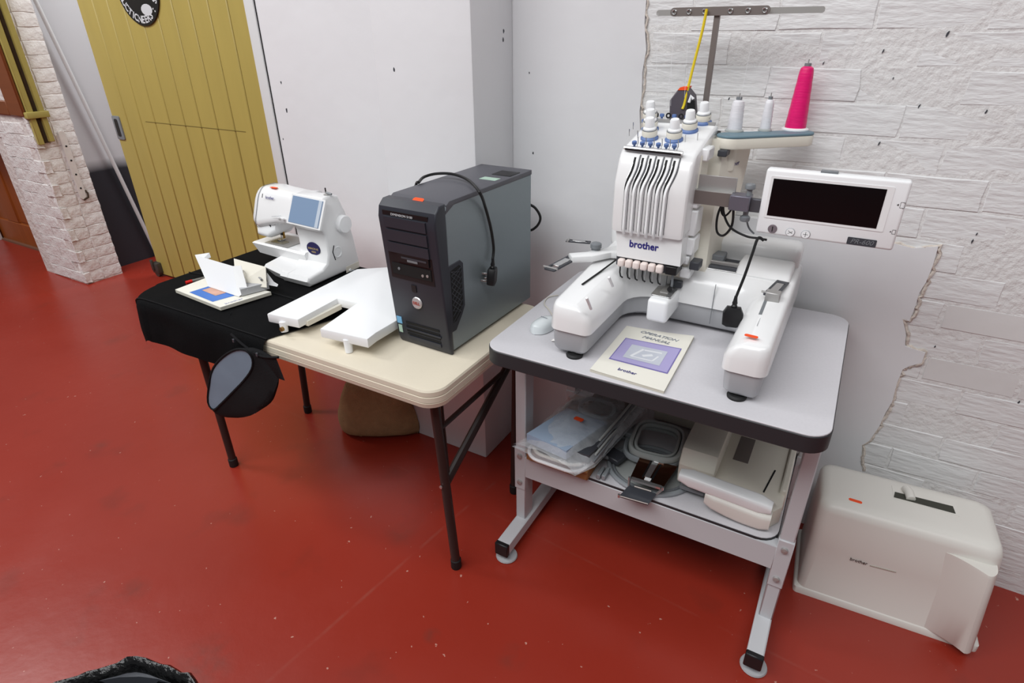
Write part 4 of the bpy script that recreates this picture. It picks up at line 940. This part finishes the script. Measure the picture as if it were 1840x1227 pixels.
# ---- white extension table
et = thing('extension_table', 'white U-shaped extension table on short feet beside computer tower', 'extension table', (-1.27, 1.25, ZF))
ez = ZF+.060
ep = [A(px, py, z=ez) for px, py in ((480, 563), (535, 574), (606, 536), (641, 544), (575, 590), (660, 609))]
ol = [(p.x, p.y) for p in ep]+[(-1.082, 1.10), (-1.082, 1.50), (-1.40, 1.525), (-1.485, 1.455)]
MB().prism(ol, 'z', ez-.030, ez, .004, 2).build('deck', WHITE2, et)
for px, py in ((509, 597), (625, 634)): p = A(px, py, z=ZF+.0095 if px < 550 else ZF+.0005); p.y += .006; MB().cyl(Vector((p.x, p.y, p.z)), Vector((p.x-.004, p.y+.004, ez-.02)), .011, 12, r2=.013).build('foot', WHITE2, et)
for x, y in ((-1.11, 1.47), (-1.43, 1.47)): MB().cyl((x, y, ZF+(.0005 if x > -1.2 else .0095)), (x, y, ez-.02), .011, 12).build('foot', WHITE2, et)
MB().box((ep[1].x+.004, ep[1].y+.03, ez-.035), (ep[2].x+.001, ep[2].y, ez-.018), .001, 1).build('rib', CREAMP, et)
p = A(507, 590, z=ZF+.03); MB().lathe([(0, -.004), (.007, -.004), (.007, .004), (0, .004)], n=12, M=Matrix.Translation((p.x+.004, p.y-.004, p.z)) @ Matrix.Rotation(PI/2, 4, 'X')).build('foot_screw', mat('brass screw', (150, 120, 70), .4, .7), et)
MB().tube([A(632, 486, z=ez+.0004), A(638, 485, z=ez+.0004)], .002, 5, flat=.3).build('corner_mark', INKG, et)

# ================================================================== COMPUTER TOWER
ct = thing('computer_tower', 'charcoal and grey computer tower standing on folding table', 'computer', (-.97, 1.40, ZF))
CO = Vector((-.974, 1.180, ZF)); RZ = math.radians(-1.6)
CX = Vector((math.cos(RZ), math.sin(RZ), 0)); CY = Vector((-math.sin(RZ), math.cos(RZ), 0)); CZ = Vector((0, 0, 1))
CM = Matrix(((CX.x, CY.x, 0, CO.x), (CX.y, CY.y, 0, CO.y), (0, 0, 1, CO.z), (0, 0, 0, 1)))
HW = .0935; CH = .432; CD = .452
# body profile (y,z) local
MB().box((-HW+.004, .035, .008), (HW-.006, CD-.004, CH-.014), .003, 1, CM).build('chassis', mat('steel chassis', (120, 122, 124), .4, .5), ct)
bod = [(.030, .006), (.005, CH-.03), (.012, CH-.012), (.03, CH), (CD, CH+.004), (CD, CH-.03), (.06, CH-.034), (.035, .35)]
MB().box((HW-.007, .013, .010), (HW, CD, CH-.008), .003, 1, CM).build('side_panel', TOWER, ct)
MB().box((-HW, .013, .010), (-HW+.006, CD, CH-.008), .003, 1, CM).build('side_panel', TOWER, ct)
MB().prism([(.012, CH-.030), (.018, CH-.006), (.032, CH+.002), (CD+.002, CH+.004), (CD+.002, CH-.010), (.05, CH-.012)], 'x', -HW-.001, HW+.001, .003, 2, CM).build('top_cover', TOWERT, ct, ang=30)
front = [(.0, .008), (-.006, .03), (-.020, .20), (-.032, .36), (-.034, CH-.045), (-.028, CH-.018), (-.010, CH-.002), (.014, CH-.001), (.014, .0), (.006, .0)]
fb_ = MB().prism(front, 'x', -HW-.002, HW+.002, .010, 3, CM).build('front_bezel', TOWERF, ct, ang=30)
def fy(z):
    P = [(.0, .0), (.03, -.006), (.20, -.020), (.36, -.032), (CH-.045, -.034), (CH, -.03)]
    for (a, ya), (b, yb) in zip(P, P[1:]):
        if z <= b: return ya+(yb-ya)*(z-a)/(b-a)
    return -.03
def fbox(x0, x1, z0, z1, d0, d1, m, nm, par, bev=.001):
    # box lying on the curved bezel: d0 behind, d1 in front of its surface
    q = [[CM @ Vector((x, fy(z)-d, z)) for x, z, d in ((x0, z0, e), (x1, z0, e), (x1, z1, e), (x0, z1, e))] for e in (-d0, d1)]
    return MB().loft(q).build(nm, m, par, fix=True)
def fpx(px, py):
    p = AP(px, py, CM @ Vector((0, -.024, .25)), (CM.to_3x3() @ Vector((0, -1, -.075))).normalized()); l = CM.inverted() @ p; return l.x, l.z
recess = fbox(-.078, .072, .215, .405, .004, .0012, BLK, 'drive_recess', fb_)
for z0, z1 in ((.362, .390), (.325, .356), (.292, .320)): fbox(-.072, .066, z0, z1, .002, .0045, TOWERF, 'drive_bay_cover', fb_)
fbox(-.045, .062, .267, .292, .002, .004, BLK, 'floppy_drive', fb_); fbox(-.03, .055, .279, .284, .001, .0052, DKG, 'floppy_slot', fb_); fbox(-.01, .025, .272, .278, .001, .0056, MIDG, 'eject_button', fb_)
pn_ = fbox(-.070, .064, .228, .260, .002, .0025, SLOT, 'front_port_panel', fb_)
for x, z, m in ((-.045, .246, MIDG), (.036, .240, STEEL), (.052, .242, STEEL)):
    M = CM @ Matrix.Translation((x, fy(z)-.003, z)) @ Matrix.Rotation(PI/2, 4, 'X'); MB().lathe([(0, 0), (.004, 0), (.004, .0015), (0, .0015)], n=12, M=M).build('front_port', m, pn_)
pb = fbox(-.012, .004, .183, .203, .002, .0022, BLK, 'power_button', fb_)
M = CM @ Matrix.Translation((.000, fy(.150)-.0005, .150)) @ Matrix.Rotation(PI/2-.08, 4, 'X')
bd = MB().lathe([(0, 0), (.0175, 0), (.0175, .002), (.015, .0045), (0, .005)], n=28, M=M).build('maker_badge', mat('silver badge', (200, 198, 198), .3, .4), fb_)
text('lettering', 'DELL', mat('red brown ink', (170, 80, 70), .5), .011, CM @ Vector((.0, fy(.150)-.0062, .150)), CX, CZ+CY*.05, bd, bold=.0003)
text('lettering', 'DIMENSION 5100', INKW, .0085, CM @ Vector((-.012, fy(.398)-.0016, .397)), CX, CZ, fb_, width=.072)
for z0, z1 in ((.072, .079), (.060, .066), (.046, .052), (.036, .041)): fbox(-.055, .066, z0, z1, .002, .0015, SLOT, 'vent_slat', fb_)
fbox(-.050, .066, .022, .033, .002, .0035, TOWERF, 'bottom_lip', fb_); fbox(-.058, .07, .0535, .0585, .001, .004, TOWERF, 'vent_bar', fb_)
fbox(-.088, -.070, .066, .088, .001, .0016, BLUEST, 'logo_sticker', fb_); fbox(-.086, -.073, .036, .060, .001, .0016, GREENST, 'licence_sticker', fb_)
# side vent: dark frame with mesh next to the bezel
vo = [(.008, .070), (.008, .265), (.062, .268), (.076, .256), (.076, .130), (.062, .108), (.03, .070)]
vf = MB().prism(vo, 'x', HW-.002, HW+.0022, .0015, 1, CM).build('side_vent_frame', TOWERF, ct)
MB().prism([(.016, .098), (.016, .250), (.056, .256), (.066, .247), (.066, .136), (.054, .116), (.03, .098)], 'x', HW+.001, HW+.0026, M=CM).build('side_vent', SLOT, vf)
g = MB()
for i in range(9):
    z = .10+i*.017
    g.tube([CM @ Vector((HW+.003, .018, z)), CM @ Vector((HW+.003, .064, min(.248, z+.035)))], .0009, 4)
    g.tube([CM @ Vector((HW+.003, .018, min(.248, z+.035))), CM @ Vector((HW+.003, .056, max(.118, z)))], .0009, 4)
g.build('vent_mesh', DKG, vf)
MB().box((.02, .34, CH+.003), (.085, .40, CH+.0055), .002, 1, CM).build('top_recess', BLK, ct)
MB().box((.02, .275, CH+.0028), (.075, .305, CH+.0042), M=CM).build('paper_label', GREENST, ct)
sticker(ct, frame(CX, CY, CM @ Vector((.012, .008, CH-.0005))) @ Matrix.Rotation(.5, 4, 'X') @ Matrix.Rotation(-.0, 4, 'Z'), .034, .016)
for x in (-.07, .07):
    for y in (.06, .40): MB().cyl(CM @ Vector((x, y, 0)), CM @ Vector((x, y, .01)), .010, 12).build('foot', RUBBER, ct)
# its power cord, draped over the top
kc = thing('power_cable', 'black power cord draped over the computer tower with plug down its side', 'power cable', (-.9, 1.5, ZF+.2))
TZ = ZF+CH+.009
PX = CM @ Vector((HW+.016, 0, 0))
def sidep(px, py, off): return AP(px, py, CM @ Vector((HW+off, 0, 0)), CX)
cpts = [A(752, 328, z=TZ), A(762, 318, z=TZ+.002), A(785, 312, z=TZ+.008), A(815, 313, z=TZ+.010), A(842, 324, z=TZ+.008), A(862, 346, z=TZ+.002), sidep(872, 372, .012), sidep(882, 410, .010), sidep(887, 445, .010), sidep(885, 468, .012)]
kd = MB().tube(spline(cpts), .0042, 8).build('cord', CORD, kc)
MB().tube(spline([A(752, 328, z=TZ), A(748, 331, z=TZ-.01), CM @ Vector((-HW-.012, .12, CH-.05)), CM @ Vector((-HW-.012, .3, CH-.12)), CM @ Vector((-HW-.008, .46, CH-.2)), CM @ Vector((-.02, .475, CH-.2))]), .0042, 8).build('cord', CORD, kc)
MB().tube(spline([CM @ Vector((.02, .462, CH-.06)), A(944, 362, y=1.655), A(962, 374, y=1.665), A(971, 392, y=1.67), A(963, 408, y=1.67), A(948, 411, y=1.66), CM @ Vector((.04, .465, CH-.12))]), .0042, 8).build('cord', CORD, kc)
pl_ = sidep(878, 494, .014)
plug(frame((.35, -.93, .05), (.03, .12, 1), pl_+CX*.012) @ Matrix.Rotation(PI, 4, 'Y') @ Matrix.Translation((0, 0, -.012)), kc)

# ---- burlap sack under the folding table
g = MB()
ax, ay = Vector((.86, .50, 0)), Vector((-.50, .86, 0)); sc = Vector((-1.560, 1.558, 0))
rings = []
for k in range(15):
    t = k/14; h = .275*t
    wv = .182*(1-.48*t+.14*math.sin(PI*t)); dp = .074*(.70+.75*math.sin(PI*min(1, t*.9+.12)))*(1-.35*max(0, t-.6))
    if t > .9: dp *= .5; wv *= .95
    if k == 0: dp *= .8
    rg = []
    for i in range(32):
        a = 2*PI*i/32; cx_, sx_ = math.cos(a), math.sin(a)
        ex = math.copysign(abs(cx_)**.62, cx_); ey = math.copysign(abs(sx_)**.9, sx_)
        p = sc+ax*ex*wv+ay*ey*dp+Vector((0, 0, h))
        p += (ax*ex+ay*ey)*(noise.noise(p*9)*.016+noise.noise(p*24)*.006)*(1 if k else .3)
        p.x -= .018*t*(1 if k else 0)
        if p.x > -1.437: p.y = min(p.y, 1.600)
        if k == 0: p.z = 0
        rg.append(p)
    rings.append(rg)
sk = thing('burlap_sack', 'brown burlap sack on the red floor against white pillar', 'sack', sc)
MB().loft(rings).build('sack_body', BURLAP, sk, ang=80)
ear = A(628, 779, z=.012)
MB().loft([[ear, ear+Vector((.01, .01, .012)), ear+Vector((.004, .02, 0))], [ear+Vector((.06, .01, 0)), ear+Vector((.05, .03, .08)), ear+Vector((.05, .06, 0))]]).build('sack_ear', BURLAP, sk, fix=True)

# ================================================================== CARRYING COVER ON FLOOR
cc = thing('hard_cover', 'off-white plastic hard carrying cover on the floor by brick wall', 'cover', (.36, 1.66, 0))
ca_ = math.radians(3.5); KX = Vector((math.cos(ca_), math.sin(ca_), 0)); KY = Vector((-math.sin(ca_), math.cos(ca_), 0))
KO = Vector((.119, 1.523, 0)); KM = Matrix(((KX.x, KY.x, 0, KO.x), (KX.y, KY.y, 0, KO.y), (0, 0, 1, 0), (0, 0, 0, 1)))
def krect(x0, x1, y0, y1, r, z): return [KM @ Vector((x, y, z)) for x, y in rrect(x0, y0, x1, y1, r, 6)]
MB().loft([krect(0, .477, 0, .265, .012, .0), krect(0, .477, 0, .265, .012, .022), krect(.003, .474, .003, .262, .012, .025), krect(.008, .468, .004, .260, .022, .027),
           krect(.006, .455, .006, .245, .03, .20), krect(.003, .443, .010, .232, .034, .325), krect(.006, .438, .016, .225, .034, .342), krect(.014, .430, .028, .212, .03, .352), krect(.03, .41, .045, .195, .025, .356)]).build('cover_shell', COVERP, cc, ang=50)
# bulge on the front near the right end
rings = []
for z, k in ((.022, .75), (.030, 1), (.15, .97), (.30, .92), (.308, .86)):
    yf = .006+.004*z/.3; x0, x1 = .335-.02*(z/.3), .462-.03*(z/.3)
    P = [Vector((x0+(x1-x0)*u, yf-.052*k*((u/.78)**1.5 if u < .78 else math.sqrt(max(0, 1-((u-.78)/.22)**2))), z)) for u in (0, .15, .3, .45, .6, .72, .78, .84, .89, .93, .96, .985, 1)]
    rings.append([KM @ p for p in P]+[KM @ Vector((x1, yf+.01, z)), KM @ Vector((x0, yf+.01, z))])
MB().loft(rings).build('front_bulge', COVERP, cc, ang=40)
# handle slot on top
def KT(px, py, h=0): return A(px, py, z=.3545+h)
sl = [KT(1605, 872), KT(1612, 890), KT(1722, 922), KT(1716, 900)]
hz = [A(px, py, z=.3572) for px, py in ((1608, 884), (1606, 893), (1717, 923), (1712, 910))]
MB().loft([hz, [p+Vector((0, 0, .0012)) for p in hz]]).build('handle_slot', mat('olive dark slot', (62, 62, 54), .7), cc, fix=True)
hp_ = [A(px, py, z=.3562) for px, py in ((1602, 872), (1606, 893), (1724, 928), (1716, 898))]
MB().loft([hp_, [p+Vector((0, 0, .0009)) for p in hp_]]).build('handle_recess', COVERP, cc, fix=True)
a, b = A(1628, 878, z=.362), A(1637, 897, z=.362)
MB().tube([a, a.lerp(b, .5)+Vector((0, 0, .006)), b], .012, 12).build('handle_knob', COVERP, cc)
lt = A(1557, 1012, y=1.526); lp1 = A(1594, 1022, y=1.526)
text('lettering', 'brother', INKB, .016, AP(1543, 1008, KM @ Vector((0, .0045, .15)), KY)-KY*.0015, KX, CZ, cc, width=.044)
l0, l1 = AP(1563, 1016, KM @ Vector((0, .0045, .15)), KY), AP(1610, 1028, KM @ Vector((0, .0045, .15)), KY)
MB().tube([l0, l1], .0013, 4).build('print_line', mat('beige ink', (176, 166, 154), .5), cc)
sticker(cc, Matrix.Translation(A(1537, 900, z=.3555)), .034, .012)

# ================================================================== SHELF CONTENT
# cardboard box
cd = thing('cardboard_box', 'flat brown cardboard box under the plastic bag on shelf', 'box', (-.60, 1.5, ZS))
MB().box((-.700, 1.292, ZS+.0005), (-.492, 1.66, ZS+.038), .003, 1).build('box_body', CARD, cd)
MB().box((-.702, 1.285, ZS+.034), (-.490, 1.300, ZS+.041), .001, 1).build('box_flap', CARD, cd)
# white loop frames on it
for i, (dz, dy, sc_) in enumerate(((.047, -.035, 1.0), (.048, -.022, .96))):
    h = thing('hoop_frame', ['lower white plastic hoop frame on cardboard box', 'upper white plastic hoop frame under the clear bag'][i], 'hoop frame', (-.59, 1.4, ZS+dz), 'white hoop frames on the shelf')
    pts = rrect(-.69+.01*i, 1.27+dy+.02, -.50-.005*i, 1.62, .05, 6)
    MB().tube([Vector((x, y, ZS+dz+(.012 if i else 0))) for x, y in pts], .0055, 8, closed=True).build('frame_loop', CREAMP if i else WHITE2, h)
    dz += .012*i; MB().box((-.66, 1.50, ZS+dz-.004), (-.53, 1.53, ZS+dz+.004), .002, 1).build('frame_bridge', CREAMP, h)
# bag of parts
pbg = thing('plastic_bag', 'clear plastic bag of embroidery parts with orange sticker on shelf', 'bag', (-.58, 1.45, ZS+.07))
def bagp(u, v, lay=0):
    x = -.728+.028*min(1, v/.12)+(.225+.03*v)*u+.025*v; y = 1.252+.46*v-.03*u*(1-v)
    hh = .072*(math.sin(PI*min(1, max(0, u*.94+.03)))**.55)*(math.sin(PI*min(1, .05+v*.9))**.4)
    z = ZS+.066+(.005 if lay else hh)
    p = Vector((x, y, z)); n1 = noise.noise(Vector((x*22, y*14, 2+lay)))
    p.z += (n1*.010+noise.noise(Vector((x*50, y*40, 9)))*.004) if not lay else 0
    if u < .03 or v < .03: p.z -= .002
    return p
MB().grid(lambda u, v: bagp(u, v), 34, 44).build('bag_film', BAGP, pbg, ang=80)
MB().grid(lambda u, v: bagp(u, v, 1), 6, 8).build('bag_film', BAGP, pbg, ang=80)
q = [bagp(.10, .06, 1), bagp(.72, .06, 1), bagp(.80, .46, 1), bagp(.20, .46, 1)]
MB().loft([[p+Vector((0, 0, .012)) for p in q], [p+Vector((0, 0, .044)) for p in q]]).build('blue_card', BAGIN, pbg, fix=True)
q = [bagp(.74, .10, 1), bagp(.92, .12, 1), bagp(.94, .5, 1), bagp(.84, .5, 1)]
MB().loft([[p+Vector((0, 0, .006)) for p in q], [p+Vector((0, 0, .036)) for p in q]]).build('dark_part', DKG, pbg, fix=True)
cc_ = bagp(.55, .55, 1)+Vector((0, 0, .05))
MB().tube([cc_+Vector((math.cos(t)*.055, math.sin(t)*.05, .004*math.sin(3*t))) for t in [2*PI*i/28 for i in range(28)]], .007, 8, closed=True).build('hoop_in_bag', HOOPG, pbg)
for k in range(4):
    MB().tube(spline([bagp(.98-.03*k, .12+.05*k, 1)+Vector((0, 0, .018+.008*k)), bagp(.95-.02*k, .45, 1)+Vector((0, 0, .024+.008*k)), bagp(.90-.02*k, .9, 1)+Vector((0, 0, .02+.008*k))]), .004, 6).build('frame_part', HOOPC if k % 2 else MIDG, pbg)
MB().box(bagp(.35, .62, 1)+Vector((0, 0, .012)), bagp(.8, .95, 1)+Vector((0, 0, .045)), .004, 1).build('card_part', mat('grey brown card', (110, 104, 98), .7), pbg)
sp_ = bagp(.55, .42)+Vector((0, 0, .004))
sticker(pbg, Matrix.Translation(A(1040, 753, z=sp_.z+.002)) @ Matrix.Rotation(-.1, 4, 'Z'), .030, .018)
# hoops
def ringpts(c, rx, ry, n=40, sq=0., rot=0.):
    o = []
    for i in range(n):
        a = 2*PI*i/n; cx_, sy_ = math.cos(a), math.sin(a); e = 1-sq
        x = math.copysign(abs(cx_)**e, cx_)*rx; y = math.copysign(abs(sy_)**e, sy_)*ry
        o.append(Vector((c[0]+x*math.cos(rot)-y*math.sin(rot), c[1]+x*math.sin(rot)+y*math.cos(rot), c[2])))
    return o
rh = thing('round_hoop', 'large round grey embroidery hoop lying flat on shelf', 'hoop', (-.345, 1.425, ZS))
hc_ = (-.345, 1.428, ZS+.0075)
MB().tube(ringpts(hc_, .124, .108), .0075, 8, closed=True).build('outer_ring', HOOPG, rh)
MB().tube(ringpts((hc_[0], hc_[1], hc_[2]+.001), .111, .095), .0045, 8, closed=True).build('inner_ring', MIDG, rh)
MB().prism([(p.x, p.y) for p in ringpts(hc_, .108, .092, 28)], 'z', ZS+.0005, ZS+.003).build('template_sheet', HOOPC, rh)
for dx in (-.12, -.105): MB().box((hc_[0]+dx-.008, hc_[1]-.09+dx*.2, ZS+.002), (hc_[0]+dx+.004, hc_[1]-.045+dx*.2, ZS+.02), .002, 1).build('hoop_lug', HOOPG, rh)
for k, (c, rx, ry, zz, lb_) in enumerate((((-.352, 1.515), .076, .090, ZS+.055, 'rounded square clear grey hoop on top of the hoop pile'), ((-.360, 1.515), .084, .094, ZS+.036, 'rounded square grey hoop under the clear grey hoop'))):
    h = thing('square_hoop', lb_, 'hoop', (c[0], c[1], zz-.01), 'rounded square hoops on the shelf')
    MB().tube(ringpts((c[0], c[1], zz), rx, ry, 44, .45, .12), .008, 8, closed=True, flat=1.3).build('outer_ring', HOOPC if k == 0 else HOOPG, h)
    MB().tube(ringpts((c[0], c[1], zz+.002), rx-.014, ry-.014, 44, .45, .12), .0055, 8, closed=True, flat=1.3).build('inner_ring', HOOPC, h)
    if k: continue
    MB().box((c[0]-rx-.025, c[1]-.02, zz-.008), (c[0]-rx+.002, c[1]+.012, zz+.008), .002, 1).build('tension_block', MIDG, h)
    MB().cyl((c[0]-rx-.03, c[1]-.004, zz), (c[0]-rx-.01, c[1]-.004, zz), .004, 8).build('tension_screw', CHROME, h)
sh_ = thing('spare_hoop', 'dark grey small hoop bracket between bag and hoop pile', 'hoop', (-.455, 1.47, ZS))
MB().tube(ringpts((-.466, 1.455, ZS+.026), .024, .060, 30, .3, -.25), .007, 7, closed=True).build('outer_ring', MIDG, sh_)
MB().box((-.485, 1.39, ZS+.0155), (-.425, 1.44, ZS+.034), .003, 1, rotz(-.3, (-.455, 1.41, 0))).build('clamp_part', DKG, sh_)
MB().box((-.495, 1.47, ZS+.034), (-.462, 1.53, ZS+.042), .003, 1, rotz(-.3, (-.455, 1.52, 0))).build('grey_plate', HOOPG, sh_)
cf = thing('cap_frame_bracket', 'shiny chrome steel bracket lying over the round hoop', 'bracket', (-.325, 1.32, ZS+.03))
q = [A(px, py, z=ZS+.044) for px, py in ((1131, 862), (1190, 880), (1217, 840), (1150, 822))]
MB().loft([q, [p+Vector((0, 0, .004)) for p in q]]).build('base_plate', CUPC, cf, fix=True)
for u0, u1, v0, v1, m, nm, h in ((.36, .52, .25, .98, CHROME, 'spring_plate', .005), (.56, .62, .1, .9, BLK, 'slot', .0046), (.30, .35, .2, .95, BLK, 'slot', .0046), (.05, .95, -.03, .07, CHROME, 'front_lip', .008), (.40, .66, .93, 1.02, CHROME, 'rear_lip', .007), (.40, .58, .12, .22, WHITE2, 'catch_plate', .007)):
    r = [bil(q, u, v) for u, v in ((u0, v0), (u1, v0), (u1, v1), (u0, v1))]
    MB().loft([[p+Vector((0, 0, .001)) for p in r], [p+Vector((0, 0, h)) for p in r]]).build(nm, m, cf, fix=True)
q2 = [A(px, py, z=ZS+.014) for px, py in ((1112, 893), (1164, 908), (1180, 888), (1130, 873))]
MB().loft([q2, [p+Vector((0, 0, .003)) for p in q2]]).build('mounting_foot', DKG, cf, fix=True)
MB().tube([q2[0]+Vector((0, 0, .005)), q2[1]+Vector((0, 0, .005))], .0022, 6).build('foot_rod', STEELD, cf)
MB().tube([q2[3].lerp(q2[2], .2)+Vector((0, 0, .005)), q2[3].lerp(q2[2], .8)+Vector((0, 0, .005))], .003, 6).build('foot_rod', STEELD, cf)
for k in (0, 1): MB().tube([q[k]+Vector((0, 0, .003)), q2[3 if k == 0 else 2]+Vector((0, 0, .002))], .004, 6).build('leg_strip', STEEL, cf)
for p in (q[0], q[1], q2[0]): MB().cyl(p, p+Vector((0, 0, .010)), .004, 8).build('screw', CHROME, cf)
# embroidery unit
eu = thing('embroidery_unit', 'cream flat embroidery unit attachment with rounded arm on shelf', 'attachment', (-.10, 1.5, ZS))
MB().prism([(-.165, 1.42), (.012, 1.36), (.030, 1.39), (.034, 1.74), (-.165, 1.74)], 'z', ZS+.0005, ZS+.060, .006, 2).build('unit_base', CREAMP, eu)
MB().prism([(1.405, ZS+.018), (1.40, ZS+.085), (1.425, ZS+.128), (1.46, ZS+.135), (1.74, ZS+.135), (1.74, ZS+.018)], 'x', -.258, -.155, .008, 2).build('drive_housing', CREAMP, eu, ang=30)
MB().box((-.225, 1.3965, ZS+.05), (-.185, 1.404, ZS+.066), .001, 1).build('connector', PCBG, eu)
MB().box((-.24, 1.37, ZS+.022), (-.17, 1.41, ZS+.034), .002, 1).build('connector_tray', MIDG, eu)
MB().prism([(-.128, 1.53), (-.085, 1.53), (-.085, 1.66), (-.128, 1.66)], 'z', ZS+.058, ZS+.0608).build('well', mat('well grey', (120, 112, 108), .6), eu)
a, b = A(1393, 845, z=ZS+.061), A(1372, 884, z=ZS+.061)
MB().tube([a, b], .0025, 6, flat=.5).build('guide_slot', SLOT, eu)
MB().box((.015, 1.44, ZS+.001), (.033, 1.74, ZS+.075), .004, 1).build('side_rim', CREAMP, eu)
p0, p1 = A(1222, 851, z=ZS+.085), A(1388, 912, z=ZS+.075)
d_ = (p1-p0).normalized(); n2 = Vector((-d_.y, d_.x, 0))
rings = []
for k in range(9):
    t = k/8; c = p0.lerp(p1, t); w_ = .023 if 0 < k < 8 else .018
    rings.append([c+n2*x+Vector((0, 0, z)) for x, z in rrect(-w_, -.022 if 0 < k < 8 else -.016, w_, .018 if 0 < k < 8 else .012, .012, 4)])
MB().loft(rings).build('carriage_arm', WHITE2, eu, ang=50)
p0, p1 = A(1268, 890, z=ZS+.045), A(1385, 935, z=ZS+.036)
rings = []
for k in range(9):
    t = k/8; c = p0.lerp(p1, t); lo = -.018-.016*math.sin(PI*min(1, t*.75+.05)); w_ = .024 if 0 < k < 8 else .017
    rings.append([c+n2*x+Vector((0, 0, z)) for x, z in rrect(-w_, lo, w_, .022, .013, 4)])
MB().loft(rings).build('arm_body', COVERP, eu, ang=50)
# dark bits behind the hoops
bb_ = thing('rear_holder', 'beige plastic holder with slots at the rear of shelf', 'holder', (-.33, 1.72, ZS))
MB().box((-.42, 1.70, ZS+.001), (-.26, 1.775, ZS+.11), .004, 1).build('holder_body', CREAMP, bb_)
for x in (-.395, -.33): MB().box((x, 1.697, ZS+.07), (x+.04, 1.703, ZS+.09)).build('holder_slot', SLOT, bb_)

# ---- lined bin in the foreground
bn = thing('lined_bin', 'round bin with black plastic liner folded over its rim', 'bin', (-.775, .03, 0))
bx_, by_, bz_, br_ = -.775, .03, .574, .230
MB().lathe([(0, 0), (.16, 0), (.165, .01), (br_-.012, bz_-.02), (br_-.006, bz_), (br_-.014, bz_), (.155, .02), (0, .018)], c=(bx_, by_, 0), n=40).build('bin_body', DKG, bn)
def liner(u, v):
    a = 2*PI*u; n1 = noise.noise(Vector((math.cos(a)*3, math.sin(a)*3, v*2))); n2_ = noise.noise(Vector((math.cos(a)*9, math.sin(a)*9, v*3)))
    if v < .35: t = v/.35; r = br_+.004+.010*(1-t); z = bz_-.14*(1-t)+.012
    elif v < .45: t = (v-.35)/.1; r = br_+.004-.012*t; z = bz_+.012+.006*math.sin(PI*t)
    else: t = (v-.45)/.55; r = br_-.010-.10*t; z = bz_+.012-.35*t
    r += n1*.010+n2_*.005; z += n1*.010*(1-v)+n2_*.006
    return Vector((bx_+r*math.cos(a), by_+r*math.sin(a), z))
MB().grid(liner, 96, 26).build('liner', BINP, bn, ang=60)
